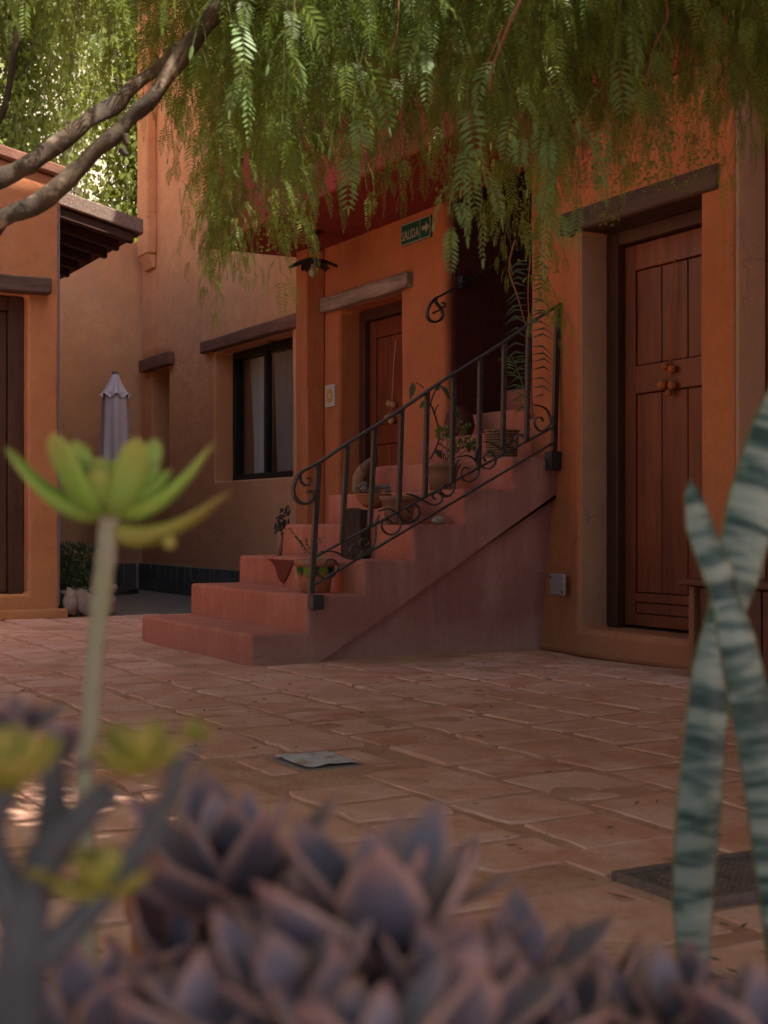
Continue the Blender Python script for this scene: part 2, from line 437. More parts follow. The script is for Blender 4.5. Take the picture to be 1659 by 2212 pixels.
n = nt.nodes.new('ShaderNodeTexNoise'); n.inputs['Scale'].default_value = 1.0; n.inputs['Detail'].default_value = 5; n.inputs['Roughness'].default_value = .62; n.inputs['Distortion'].default_value = .35
nt.links.new(mp.outputs[0], n.inputs['Vector'])
rp = ramp(nt, [(.40, (.03, .06, .05)), (.48, (.09, .14, .12)), (.54, (.24, .28, .23)), (.7, (.37, .40, .34))]); nt.links.new(n.outputs['Fac'], rp.inputs[0])
s = nt.nodes.new('ShaderNodeSeparateXYZ'); nt.links.new(uv.outputs[0], s.inputs[0])
e = math_n(nt, 'ABSOLUTE', math_n(nt, 'SUBTRACT', math_n(nt, 'MULTIPLY', s.outputs[0], 2.0), 1.0))
c_ = mix(nt, mapr(nt, e, .86, 1.0), rp.outputs[0], (.22, .22, .07))
nt.links.new(c_, b.inputs['Base Color'])
M['sword'] = m

# ------------------------------------------------------------------ SETTING: ground
def sheet(name, x0, x1, y0, y1, z, m, parent=None, n=1):
    bm = bmesh.new()
    vs = [bm.verts.new(p) for p in ((x0, y0, z), (x1, y0, z), (x1, y1, z), (x0, y1, z))]
    bm.faces.new(vs)
    return obj(name, bm, m, parent)
m, nt, b = mat('dry_earth', (.3, .2, .14), .95, .1)
nt.links.new(mix(nt, mapr(nt, pos_noise(nt, .4, 6, .6), .4, .6), (.33, .22, .15), (.26, .17, .11)), b.inputs['Base Color'])
M['earth'] = m
tag(sheet('ground', -900, 900, -900, 900, -.012, M['earth']), kind='structure')
court = tag(empty('pavement'), kind='structure')
bm = bmesh.new(); NX, NY = 130, 200; g = []
for i in range(NX + 1):
    row = []
    for j in range(NY + 1):
        x_ = -3.2 + 7.7 * i / NX; y_ = -2.2 + 11.98 * j / NY
        row.append(bm.verts.new((x_, y_, .0075 + .011 * noise.noise(Vector((x_ * 1.3, y_ * 1.3, 0))) + .005 * noise.noise(Vector((x_ * 7, y_ * 7, 3))))))
    g.append(row)
for i in range(NX):
    for j in range(NY): bm.faces.new((g[i][j], g[i + 1][j], g[i + 1][j + 1], g[i][j + 1]))
obj('mortar_bed', bm, M['mortar'], court, smooth=True)
slate = tag(sheet('path', -3.2, 4.66, 9.79, 13.63, .004, M['slate']), kind='structure')

# tiles: columns run along Y
def tile_mesh(seed):
    r_ = random.Random(seed)
    bm = bmesh.new()
    n = 10
    ring0 = []; ring1 = []; ring2 = []
    c = [(-.5, -.5), (.5, -.5), (.5, .5), (-.5, .5)]
    pts = []
    for i in range(4):
        a, b_ = c[i], c[(i + 1) % 4]
        for k in range(4):
            t = k / 4
            x = a[0] + (b_[0] - a[0]) * t; y = a[1] + (b_[1] - a[1]) * t
            if k == 0: x *= .985; y *= .985
            pts.append((x + r_.uniform(-.035, .035), y + r_.uniform(-.03, .03)))
    for (x, y) in pts:
        ring0.append(bm.verts.new((x, y, 0)))
        ring1.append(bm.verts.new((x * .995, y * .995, .0105)))
        ring2.append(bm.verts.new((x * .975, y * .975, .0135 + r_.uniform(-.0012, .0012))))
    k = len(pts)
    for i in range(k):
        j = (i + 1) % k
        bm.faces.new((ring0[i], ring0[j], ring1[j], ring1[i]))
        bm.faces.new((ring1[i], ring1[j], ring2[j], ring2[i]))
    cv = bm.verts.new((0, 0, .0145 + r_.uniform(-.002, .001)))
    for i in range(k): bm.faces.new((ring2[i], ring2[(i + 1) % k], cv))
    return bm
variants = []
for i in range(8):
    bm = tile_mesh(i); me = bpy.data.meshes.new('tile'); bm.to_mesh(me); bm.free()
    me.materials.append(M['tile']); variants.append(me)
tiles = []
x = -2.6; ci = 0
while x < 4.35:
    wd = rnd.choice((.25, .28, .30, .33))
    y = -1.6 + rnd.uniform(-.2, 0)
    while y < 9.7:
        ln = rnd.choice((.22, .26, .3, .28, .24)) if y > 3.4 or rnd.random() < .6 else rnd.choice((.4, .46, .36))
        cx, cy = x + wd / 2, y + ln / 2
        ok = cx < 4.2 and y + ln < 9.77
        if 2.55 < cx + wd / 2 and 6.0 < cy + ln / 2 and cy - ln / 2 < 7.72: ok = cx + wd / 2 < 2.63 if cy > 5.95 else ok
        if cx > 4.02 and cy > 4.5 and cx + wd / 2 > 4.24: ok = False
        if cx - wd / 2 < 1.82 and cx + wd / 2 > 1.615 and cy - ln / 2 < 3.64 and cy + ln / 2 > 3.395: ok = False      # metal cover
        if cx + wd / 2 > 1.62 and cx - wd / 2 < 2.62 and cy - ln / 2 < 2.09 and cy + ln / 2 > 1.82: ok = False      # grate
        if ok: tiles.append((cx, cy, wd - rnd.choice((.028, .038, .05)), ln - rnd.choice((.026, .034, .045))))
        y += ln
    x += wd; ci += 1
def in_view(X, Y):
    D = X * SY + Y * CY
    if D < .9: return -1
    s = (X * CY - Y * SY) / D
    return D if abs(s) < .30 else -1
seen = sorted([t for t in tiles if in_view(t[0], t[1]) > 0 and in_view(t[0], t[1]) > 1.7], key=lambda t: in_view(t[0], t[1]))
near = seen[:298]; rest = [t for t in tiles if t not in near]
for (cx, cy, wd, ln) in near:
    o = mobj('tile', rnd.choice(variants), None, court)
    o.location = (cx, cy, -.0015 + rnd.uniform(-.0015, .0015))
    o.rotation_euler = (rnd.uniform(-.006, .006), rnd.uniform(-.006, .006), rnd.uniform(-.045, .045) + rnd.choice((0, math.pi)))
    o.scale = (wd, ln, 1)
bmr = bmesh.new()
for (cx, cy, wd, ln) in rest:
    t = bmesh.new(); t.from_mesh(rnd.choice(variants))
    t.transform(Matrix.LocRotScale(Vector((cx, cy, -.0015 + rnd.uniform(-.0015, .0015))), Euler((rnd.uniform(-.006, .006), rnd.uniform(-.006, .006), rnd.uniform(-.025, .025))), Vector((wd, ln, 1))))
    tm = bpy.data.meshes.new('tmp'); t.to_mesh(tm); t.free(); bmr.from_mesh(tm); bpy.data.meshes.remove(tm)
tag(obj('outer_tiles', bmr, M['tile'], court), kind='stuff')
# small infill pieces where tiles were cut round the metal fittings
def slab(nm, x0, x1, y0, y1, parent, m=M['tile'], z=.012):
    return obj(nm, boxb((x0, y0, -.004), (x1, y1, z)), m, parent, bevel=.004)
for q in ((1.52, 1.60, 3.38, 3.63), (1.835, 1.90, 3.38, 3.63), (1.36, 1.6, 1.72, 2.05), (1.64, 1.95, 2.11, 2.3), (1.98, 2.27, 2.11, 2.3), (2.3, 2.58, 2.11, 2.3), (1.64, 1.98, 1.66, 1.82), (2.0, 2.3, 1.66, 1.82)):
    slab('tile', *q, court)

# hill and sky fallback
bm = bmesh.new()
nx, ny = 40, 14
g_ = [[bm.verts.new((-260 + 520 * i / nx, 70 + 240 * j / ny, -1 + 190 * (j / ny) ** .8 + 9 * noise.noise(Vector((i * .3, j * .4, 2))) * (j > 0))) for j in range(ny + 1)] for i in range(nx + 1)]
for i in range(nx):
    for j in range(ny): bm.faces.new((g_[i][j], g_[i + 1][j], g_[i + 1][j + 1], g_[i][j + 1]))
m, nt, b = mat('pale_dry_hillside', (.5, .42, .33), .95, .05)
nt.links.new(mix(nt, mapr(nt, pos_noise(nt, .06, 7, .7), .4, .62), (.40, .34, .26), (.30, .25, .17)), b.inputs['Base Color'])
tag(obj('hill', bm, m, smooth=True), kind='structure')

# ------------------------------------------------------------------ BUILDINGS
def beam(name, a, b_, m, parent, bev=.012, seed=0, lab=None):
    bm = boxb(a, b_)
    bmesh.ops.subdivide_edges(bm, edges=[e for e in bm.edges if e.calc_length() > .4], cuts=5, use_grid_fill=True)
    for v_ in bm.verts:
        v_.co += Vector((noise.noise(v_.co * 3 + Vector((seed, 0, 0))), noise.noise(v_.co * 3 + Vector((0, seed + 3, 0))), noise.noise(v_.co * 3 + Vector((0, 0, seed + 8))))) * .009
    o = obj(name, bm, m, parent, bevel=bev)
    if lab: o['label'] = lab
    return o

# --- right house (door wall)
hr = empty('house', (4.25, 5.3, 0), 'orange stucco house block with tall red-brown plank door, right of the staircase', 'house')
bm = wall('x', 4.25, 4.56, 6.32, 0, 2.75, .34, [(4.79, 5.69, .146, 2.165)], seed=1)
for v_ in bm.verts:
    t_ = min(1, max(0, (v_.co.y - 5.72) / .26)); t_ = t_ * t_ * (3 - 2 * t_)
    v_.co.x += t_ * (.045 + .10 * min(1, max(0, v_.co.z / .9)))
obj('wall', bm, M['orange'], hr, bevel=.03, seg=3)
obj('wall', wall('x', 4.414, -3.0, 4.555, 0, 2.75, .30, seed=2), M['orange'], hr, bevel=.03, seg=3)
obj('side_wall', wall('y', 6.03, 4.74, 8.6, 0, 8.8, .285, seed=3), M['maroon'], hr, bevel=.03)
obj('upper_wall', wall('x', 4.245, -3.0, 6.32, 2.755, 8.8, .36, seed=4), M['bay'], hr, bevel=.03, seg=3)  # red upper floor; its unseen height is raised to shade the courtyard
obj('roof', boxb((4.2, -3.05, 8.805), (9, 6.34, 8.92)), M['orange'], hr, bevel=.03)  # unseen, set at the height chosen for shading
beam('lintel', (4.235, 4.66, 2.157), (4.52, 5.84, 2.272), M['darkwood'], hr, seed=1)
beam('lintel', (4.38, 3.2, 2.262), (4.6, 4.47, 2.375), M['darkwood'], hr, seed=2)
obj('sill', boxb((4.262, 4.80, .10), (4.60, 5.68, .149)), M['orange'], hr, bevel=.01)
# grey skins on jamb and block end: lighter tone of their facing, painted in
obj('reveal', boxb((4.27, 5.685, .15), (4.428, 5.70, 2.155)), M['grey'], hr)
obj('reveal', boxb((4.255, 4.54, .0), (4.412, 4.562, 2.745)), M['grey'], hr, bevel=.004)
for a, b_ in (((4.43, 5.60, .15), (4.54, 5.688, 2.155)), ((4.43, 4.792, .15), (4.54, 4.86, 2.155)), ((4.43, 4.862, 2.085), (4.54, 5.598, 2.155))):
    obj('door_frame', boxb(a, b_), M['framewood'], hr, bevel=.005)
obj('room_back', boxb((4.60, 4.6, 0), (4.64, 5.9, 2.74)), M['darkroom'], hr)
door = empty('door', (0, 0, 0)); door.parent = hr; door.location = (4.50 - 4.25, 5.2 - 5.3, .165)
def plank_door(door, X, y0, y1, z0, z1, n, mid, kick):
    W = y1 - y0; st = W * .11
    def B(nm, a, b_, dx=0, bev=.004): obj(nm, boxb((X + dx, a[0], a[1]), (X + .03, b_[0], b_[1])), M['door'], door, bevel=bev)
    B('stile', (y0, z0), (y0 + st, z1)); B('stile', (y1 - st, z0), (y1, z1))
    B('rail', (y0 + st + .001, z1 - .13), (y1 - st - .001, z1)); B('rail', (y0 + st + .001, mid[0]), (y1 - st - .001, mid[1]))
    B('rail', (y0 + st + .001, z0), (y1 - st - .001, z0 + .06)); B('rail', (y0 + st + .001, kick - .045), (y1 - st - .001, kick))
    B('panel', (y0 + st + .004, z0 + .064), (y1 - st - .004, kick - .049), .006, .003)
    pw = (W - 2 * st) / n
    for k in range(n):
        a = y0 + st + pw * k + .003; c = a + pw - .006
        B('plank', (a, kick + .003), (c, mid[0] - .003), .011, .005)
        B('plank', (a, mid[1] + .003), (c, z1 - .133), .011, .005)
    obj('backing', boxb((X + .032, y0 + .002, z0 + .002), (X + .045, y1 - .002, z1 - .002)), M['framewood'], door)
plank_door(door, 4.475, 4.862, 5.596, .165, 2.08, 3, (1.33, 1.47), .33)
p0 = onX(1190, 1285, 4.25); p1 = onX(1222, 1240, 4.25)
o = obj('access_plate', boxb((4.238, p1.y, p0.z), (4.256, p0.y, p1.z)), M['platemetal'], hr, bevel=.008); o['label'] = 'small grey metal access plate'
for (yy, zz) in ((p1.y + .015, p0.z + .02), (p0.y - .015, p1.z - .02)):
    s_ = boxb((4.234, yy - .005, zz - .005), (4.24, yy + .005, zz + .005)); obj('screw', s_, M['iron'], hr)

# --- middle house
XM = 4.67
hm = empty('house', (XM, 10, 0), 'long orange house with red overhanging balcony, plank door and curtained window, behind the staircase', 'house')
obj('wall', wall('x', XM, 7.68, 9.62, 0, 6.9, .4, [(8.26, 9.21, .16, 2.262)], seed=5), M['orange'], hm, bevel=.035, seg=3)
obj('wall', wall('x', XM + .002, 9.625, 13.637, 0, 6.9, .4, [(10.0, 11.66, 1.05, 2.215), (12.83, 13.33, .85, 2.20)], seed=6), M['salmon'], hm, bevel=.025, seg=3)
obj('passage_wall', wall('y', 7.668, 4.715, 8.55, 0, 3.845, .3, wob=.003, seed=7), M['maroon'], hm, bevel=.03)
obj('passage_end', boxb((8.605, 6.05, 0), (8.8, 7.66, 4.85)), M['maroon'], hm)  # end wall and ceiling slab added to keep the passage dark
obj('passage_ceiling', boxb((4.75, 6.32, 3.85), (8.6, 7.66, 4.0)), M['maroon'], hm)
obj('roof', boxb((4.6, 7.6, 6.905), (9, 13.7, 7.05)), M['orange'], hm, bevel=.03)
obj('pilaster', wall('x', 4.512, 9.415, 9.60, 0, 2.748, .157, cell=.2, wob=.01, seed=8), M['orange'], hm, bevel=.014, seg=3)
obj('chimney', wall('x', 4.572, 13.18, 13.49, 3.36, 6.9, .10, cell=.2, wob=.006, seed=9), M['salmon'], hm, bevel=.015)
bm = bmesh.new(); box(bm, (4.585, 13.2, 3.22), (4.67, 13.47, 3.36))
for v_ in bm.verts:
    if v_.co.z < 3.3: v_.co.x = max(v_.co.x, 4.64)
obj('corbel', bm, M['salmon'], hm, bevel=.01)
# balcony
def bayb():
    bm = wall('x', 3.89, 6.06, 9.83, 2.75, 4.1, .13, seed=10); return bm
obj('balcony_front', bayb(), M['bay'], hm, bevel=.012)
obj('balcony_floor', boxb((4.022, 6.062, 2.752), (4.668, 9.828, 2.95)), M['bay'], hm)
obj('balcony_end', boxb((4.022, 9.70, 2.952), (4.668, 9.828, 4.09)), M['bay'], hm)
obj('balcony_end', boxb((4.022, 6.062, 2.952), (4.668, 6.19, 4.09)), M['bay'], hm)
obj('coping', boxb((3.87, 6.04, 4.10), (4.05, 9.85, 4.14)), M['cream'], hm, bevel=.006)
# lintels
beam('lintel', (4.612, 8.08, 2.265), (4.9, 9.40, 2.372), M['paleold'], hm, seed=4, lab='pale weathered door lintel')
beam('lintel', (4.61, 9.66, 2.218), (4.9, 11.86, 2.325), M['brownlintel'], hm, seed=5)
beam('lintel', (4.60, 12.68, 2.205), (4.9, 13.53, 2.33), M['brownlintel'], hm, seed=6)
# door 2
for a, b_ in (((4.85, 9.12, .16), (4.95, 9.208, 2.26)), ((4.85, 8.262, .16), (4.95, 8.33, 2.26)), ((4.85, 8.332, 2.18), (4.95, 9.118, 2.26))):
    obj('door_frame', boxb(a, b_), M['framewood'], hm, bevel=.005)
door2 = empty('door'); door2.parent = hm; door2.location = (.22, -1.3, .17)
plank_door(door2, 4.895, 8.332, 9.116, .17, 2.175, 3, (1.26, 1.40), .33)
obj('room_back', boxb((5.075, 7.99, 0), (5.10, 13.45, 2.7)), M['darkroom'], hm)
# window
wf = empty('window'); wf.parent = hm; wf.location = (.19, .6, 1.05)
for a, b_ in (((4.85, 11.60, 1.052), (4.93, 11.658, 2.213)), ((4.85, 10.002, 1.052), (4.93, 10.06, 2.213)), ((4.85, 10.062, 1.052), (4.93, 11.598, 1.115)), ((4.85, 10.062, 2.15), (4.93, 11.598, 2.213)), ((4.86, 10.93, 1.117), (4.92, 10.985, 2.148))):
    obj('frame', boxb(a, b_), M['alu'], wf, bevel=.004)
obj('pane', boxb((4.885, 10.062, 1.117), (4.889, 10.93, 2.148)), M['glass'], wf)
obj('pane', boxb((4.90, 10.987, 1.117), (4.904, 11.598, 2.148)), M['glass'], wf)
def curtain(y0, y1, z0, z1, X, flare):
    bm = bmesh.new(); n = 44; k = 8; g = []
    for i in range(n + 1):
        row = []
        for j in range(k + 1):
            t = i / n; h = j / k
            yy = y0 + (y1 - y0) * t + flare * (1 - h) ** 1.5 * t
            row.append(bm.verts.new((X + .022 * math.sin(t * 40 + h * 1.5) + .01 * math.sin(t * 17), yy, z0 + (z1 - z0) * h)))
        g.append(row)
    for i in range(n):
        for j in range(k): bm.faces.new((g[i][j], g[i + 1][j], g[i + 1][j + 1], g[i][j + 1]))
    return bm
obj('curtain', curtain(11.03, 11.42, 1.12, 2.14, 4.945, -.05), M['curtain'], wf, smooth=True)
obj('curtain', curtain(10.05, 10.92, 1.12, 2.14, 4.95, 0), mat('grey_net_curtain', (.40, .39, .40), .9, .1)[0], wf, smooth=True)
# stone skirting of thin upright slabs
obj('skirting_mortar', boxb((4.652, 9.63, 0), (4.668, 13.62, .275)), M['joint'], hm)
yy = 9.64; k = 0
while yy < 13.55:
    ww = rnd.uniform(.07, .17)
    if rnd.random() < .35:
        zs = rnd.uniform(.1, .19); parts = [(0.004, zs - .004), (zs + .004, .272)]
    else: parts = [(0.004, .272)]
    for (za, zb) in parts:
        bm = bmesh.new(); sk = rnd.uniform(-.012, .012)
        box(bm, (4.636 + rnd.uniform(-.004, .004), yy + .005, za), (4.653, yy + ww - .005, zb))
        for v_ in bm.verts:
            if v_.co.z > (za + zb) / 2: v_.co.y += sk; v_.co.z += rnd.uniform(-.006, .003)
        obj('stone', bm, M['bluestone'], hm, bevel=.004, seg=1)
    yy += ww

# --- garden wall at the back
gw = empty('garden_wall', (3, 13.64, 0), 'mottled brown back wall behind the closed grey parasol', 'wall')
obj('wall', wall('y', 13.642, -3, 4.95, 0, 3.55, .3, [(3.32, 3.62, .45, .95)], seed=11), M['back'], gw, bevel=.02)
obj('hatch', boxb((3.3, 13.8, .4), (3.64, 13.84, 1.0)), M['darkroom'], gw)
obj('skirting_mortar', boxb((-1, 13.622, 0), (4.62, 13.638, .27)), M['joint'], gw)
xx = 2.4
while xx < 4.58:
    ww = rnd.uniform(.12, .26)
    obj('stone', boxb((xx + .005, 13.604, .004), (min(xx + ww - .005, 4.615), 13.625, .265 + rnd.uniform(-.006, .004))), M['bluestone'], gw, bevel=.004, seg=1)
    xx += ww

# --- left house
hl = empty('house', (2.0, 9.75, 0), 'low orange house at the left edge with dark door and sloping coping', 'house')
bm = wall('y', 9.75, -3.0, 2.73, 0, 4.6, .32, [(1.35, 2.51, .18, 2.285)], seed=12)
for v_ in bm.verts:
    top = 3.13 + (2.73 - v_.co.x) * .215
    if v_.co.z > 2.4: v_.co.z = 2.4 + (v_.co.z - 2.4) / 2.2 * (top - 2.4)
obj('wall', bm, M['left'], hl, bevel=.02, seg=3)
bm = wall('x', 2.41, 10.075, 13.62, 0, 3.1, .32, seed=13); obj('side_wall', bm, M['left'], hl, bevel=.02)
bm = boxb((-3.0, 9.70, 3.135), (2.77, 10.05, 3.215))
for v_ in bm.verts: v_.co.z += (2.73 - v_.co.x) * .215
obj('coping', bm, stucco('weathered_coping', (.26, .12, .08), (.18, .085, .06)), hl, bevel=.012)
bm = boxb((-3.0, 10.08, 2.96), (2.40, 13.6, 3.06))
for v_ in bm.verts: v_.co.z += (2.73 - v_.co.x) * .215
obj('roof', bm, M['terracotta'], hl)  # unseen roof, added to bounce sunlight onto the walls opposite
obj('plinth', boxb((-2, 9.69, 0), (2.78, 9.752, .075)), M['left'], hl, bevel=.015)
beam('lintel', (1.2, 9.66, 2.288), (2.655, 9.90, 2.40), wood('dark_lintel_wood_x', (.12, .07, .055), (.07, .035, .028), .7, .25, (.08, 1, 1), 0), hl, seed=9)
for a, b_ in (((2.40, 9.86, .18), (2.508, 9.97, 2.28)), ((1.352, 9.86, .18), (1.42, 9.97, 2.28)), ((1.422, 9.86, 2.18), (2.398, 9.97, 2.28))):
    obj('door_frame', boxb(a, b_), M['framewood'], hl, bevel=.006)
dl = empty('door'); dl.parent = hl; dl.location = (-.1, .15, .19)
obj('stile', boxb((2.27, 9.90, .19), (2.397, 9.94, 2.175)), M['framewood'], dl, bevel=.005)
obj('stile', boxb((1.423, 9.90, .19), (1.54, 9.94, 2.175)), M['framewood'], dl, bevel=.005)
obj('rail', boxb((1.542, 9.90, .19), (2.268, 9.94, .45)), M['framewood'], dl, bevel=.005)
obj('rail', boxb((1.542, 9.90, 2.06), (2.268, 9.94, 2.175)), M['framewood'], dl, bevel=.005)
obj('pane', boxb((1.542, 9.918, .452), (2.268, 9.922, 2.058)), M['glass'], dl)
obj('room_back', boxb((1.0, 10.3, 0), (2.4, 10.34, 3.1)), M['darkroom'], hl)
obj('drain_pipe', (lambda bm: (tube(bm, [(2.742, 9.80, .1), (2.742, 9.80, 2.95)], .008, 6), bm)[1])(bmesh.new()), mat('blue_grey_pipe', (.2, .24, .3), .6)[0], hl)
# lean-to roof
bm = boxb((2.72, 10.08, 0), (3.47, 13.62, .115))
for v_ in bm.verts: v_.co.z += 2.865 + (3.47 - v_.co.x) * .235
gravel = stone_mat('gravel_roof_edge', (.36, .25, .19), (.16, .10, .075), 60)
o = obj('lean_to_roof', bm, gravel, hl, bevel=.012); o['label'] = 'gravel-edged lean-to roof slab'
for k in range(11):
    y0 = 10.12 + k * .335
    bm = boxb((2.735, y0, 0), (3.40 + rnd.uniform(-.03, .02), y0 + .07, .075))
    for v_ in bm.verts: v_.co.z += 2.786 + (3.47 - v_.co.x) * .235
    obj('rafter', bm, M['framewood'], hl, bevel=.006, seg=1)
for k in range(5):
    x0 = 2.74 + k * .135
    bm = boxb((x0, 10.10, -.001), (x0 + .128, 13.6, .0))
    for v_ in bm.verts: v_.co.z = 2.862 + (3.47 - v_.co.x) * .235 + (.001 if v_.co.z < -.0005 else .002)
    obj('roof_board', bm, M['framewood'], hl)

# ------------------------------------------------------------------ STAIRCASE
st = empty('staircase', (2.9, 6.8, 0), 'red stucco outdoor staircase rising to the dark passage', 'staircase')
XS = [2.614, 2.907, 3.211, 3.496, 3.798, 4.098, 4.45, 4.80, 5.1, 5.4, 5.7, 6.0, 6.3]
ZS = [.15, .33, .491, .673, .855, 1.03, 1.205, 1.38, 1.555, 1.73, 1.9, 2.08]
Y0, Y1 = 6.052, 7.632
LX0, LSL = 2.965, .588
def dent(bm, amp=.006, s=2.3):
    for v_ in bm.verts:
        q = v_.co * s
        v_.co += Vector((noise.noise(q), noise.noise(q + Vector((5, 1, 2))) * .5, noise.noise(q + Vector((1, 9, 4))))) * amp
    return bm
for k, (xa, z) in enumerate(zip(XS, ZS)):
    xb = XS[k + 1]; zl = ZS[k - 1] if k else 0
    y1 = Y1 + rnd.uniform(-.012, .012) if k < 6 else 7.66
    bm = boxb((xa, Y0 + (.0 if k < 6 else .0), zl), (xb + (.0 if k < 11 else 0), y1, z))
    bmesh.ops.subdivide_edges(bm, edges=[e for e in bm.edges if e.calc_length() > 1], cuts=9, use_grid_fill=True)
    # bevel only the exposed arrises
    es = []
    for e in bm.edges:
        a, c = e.verts[0].co, e.verts[1].co
        ft = abs(a.x - xa) < 1e-4 and abs(c.x - xa) < 1e-4
        tp = abs(a.z - z) < 1e-4 and abs(c.z - z) < 1e-4
        sd_ = abs(a.y - Y0) < 1e-4 and abs(c.y - Y0) < 1e-4
        ld = abs(a.y - y1) < 1e-4 and abs(c.y - y1) < 1e-4
        if (ft and tp) or (tp and (sd_ or ld)) or (ft and (sd_ or ld)): es.append(e)
    bmesh.ops.bevel(bm, geom=es, offset=.02, segments=4, profile=.5, affect='EDGES', clamp_overlap=True)
    for v_ in bm.verts:
        if v_.co.z > zl + .03 and v_.co.x < xb - .02:
            q = v_.co * 2.3; dv = Vector((noise.noise(q), 0, noise.noise(q + Vector((1, 9, 4))))) * .009
            v_.co += dv
    o = obj('step', bm, M['red'], st, smooth=True)
    o.data.set_sharp_from_angle(angle=R(45))
    # side faces get the pinker, dustier paint
    o.data.materials.append(M['pinkred'])
    for p in o.data.polygons:
        if p.normal.y < -.8: p.material_index = 1
# band below the steps down to the sloping ledge, and the recessed lower panel
def poly_prism(pts, y0, y1):
    bm = bmesh.new()
    a = [bm.verts.new((x_, y0, z_)) for x_, z_ in pts]; c = [bm.verts.new((x_, y1, z_)) for x_, z_ in pts]
    bm.faces.new(a); bm.faces.new(c[::-1])
    for i in range(len(pts)):
        j = (i + 1) % len(pts); bm.faces.new((a[i], c[i], c[j], a[j]))
    return bm
XE = 4.45
line = lambda x_: max(0, (x_ - LX0) * LSL)
pts = [(LX0 - .058, 0.0), (LX0, 0.001)]
for x_ in (3.2, 3.5, 3.8, 4.1, 4.3, XE): pts.append((x_, line(x_) + .004 * math.sin(x_ * 23)))
prof = [(XE, ZS[4] - .001), (XS[5], ZS[4] - .001), (XS[5], ZS[3] - .0), (XS[4], ZS[3]), (XS[4], ZS[2]), (XS[3], ZS[2]), (XS[3], ZS[1]), (XS[2], ZS[1]), (XS[2], ZS[0]), (XS[1] + .001, ZS[0])]
prof[0] = (XE, ZS[4]); prof[1] = (XS[5], ZS[4])
bm = poly_prism(pts + prof, Y0, Y0 + .12)
o = obj('stringer', bm, M['pinkred'], st)
bm = poly_prism([(LX0 - .05, 0), (XE, 0), (XE, line(XE) + .1), (LX0, .05)], Y0 + .036, Y0 + .118)
obj('side_panel', bm, M['pinkred'], st)
bm = poly_prism([(XS[1] + .002, 0), (6.25, 0), (6.25, 1.85), (XE, ZS[4] - .05), (XS[1] + .002, .12)], Y0 + .13, 7.60)
obj('core', bm, M['red'], st)
# dripping stain on third riser
pr = [(576, 1207), (674, 1208), (660, 1216), (640, 1222), (632, 1219), (624, 1240), (612, 1262), (603, 1255), (594, 1225), (585, 1213)]
bm = bmesh.new(); vs = []
for (u, v_) in pr:
    q = onX(u, v_ - 2, 3.2035); vs.append(bm.verts.new((3.2005, q.y, min(max(q.z, .34), .478))))
bm.faces.new(vs)
r_ = bmesh.ops.extrude_face_region(bm, geom=bm.faces[:])
for q in r_['geom']:
    if isinstance(q, bmesh.types.BMVert): q.co.x += .003
o = obj('stain', bm, stucco('dark_red_stain', (.17, .045, .03), (.14, .035, .025)), st)

# ------------------------------------------------------------------ IRON RAILING
rl = empty('stair_railing', (3.0, 6.03, .3), 'black wrought iron stair railing with scrolls, on the near side of the steps', 'railing')
YR = 6.022
def rp(u, v_, Y=YR): return onY(u, v_, Y)
def flatbar(bm, pts, w_, t_):
    """flat bar: width t_ in the plane, w_ across (Y)"""
    pts = [Vector(p) for p in pts]; rings = []
    for i, p in enumerate(pts):
        t = (pts[min(i + 1, len(pts) - 1)] - pts[max(i - 1, 0)]).normalized()
        nrm = Vector((-t.z, 0, t.x))
        yv = Vector((0, 1, 0))
        rings.append([bm.verts.new(p + nrm * a * t_ / 2 + yv * c * w_ / 2) for a, c in ((-1, -1), (1, -1), (1, 1), (-1, 1))])
    for a, c in zip(rings, rings[1:]):
        for k in range(4): bm.faces.new((a[k], a[(k + 1) % 4], c[(k + 1) % 4], c[k]))
    bm.faces.new(rings[0][::-1]); bm.faces.new(rings[-1])
def lerp(a, c, t): return a + (c - a) * t
T0, T1 = rp(690, 999), rp(1213, 655)
M0, M1 = rp(681, 1203), rp(1196, 922)
B0, B1 = rp(676, 1265), rp(1194, 957)
bm = bmesh.new(); flatbar(bm, [lerp(T0, T1, t / 12) + Vector((0, 0, .004 * math.sin(t * 1.3))) for t in range(13)], .034, .012); obj('handrail', bm, M['iron'], rl, bevel=.003)
bm = bmesh.new(); flatbar(bm, [lerp(M0, M1, t / 8) for t in range(9)], .02, .01); obj('middle_rail', bm, M['iron'], rl, bevel=.002)
bm = bmesh.new(); flatbar(bm, [lerp(B0, B1, t / 8) for t in range(9)], .02, .01); obj('bottom_rail', bm, M['iron'], rl, bevel=.002)
def top_at(X): return T0.z + (T1.z - T0.z) * (X - T0.x) / (T1.x - T0.x)
def mid_at(X): return M0.z + (M1.z - M0.z) * (X - M0.x) / (M1.x - M0.x)
def bot_at(X): return B0.z + (B1.z - B0.z) * (X - B0.x) / (B1.x - B0.x)
def bar(nm, X0, z0, X1, z1, s_=.022):
    bm = bmesh.new(); flatbar(bm, [(X0, YR, z0), ((X0 + X1) / 2, YR, (z0 + z1) / 2), (X1, YR, z1)], .024, s_); return obj(nm, bm, M['iron'], rl, bevel=.002)
pb = rp(672, 1283); pt = rp(688, 1003)
bar('post', pb.x, pb.z, pt.x, pt.z, .026)
pb = rp(1196, 1000); pt = rp(1205, 662)
bar('post', pb.x, pb.z, pt.x, pt.z, .03)
for (ut, ub) in ((750, 738), (810, 799), (868, 861), (923, 918), (980, 976), (1038, 1034), (1090, 1086), (1142, 1138)):
    a = rp(ut, 900); c = rp(ub, 1000)
    bar('baluster', c.x, mid_at(c.x) + .003, a.x, top_at(a.x) - .004, .022)
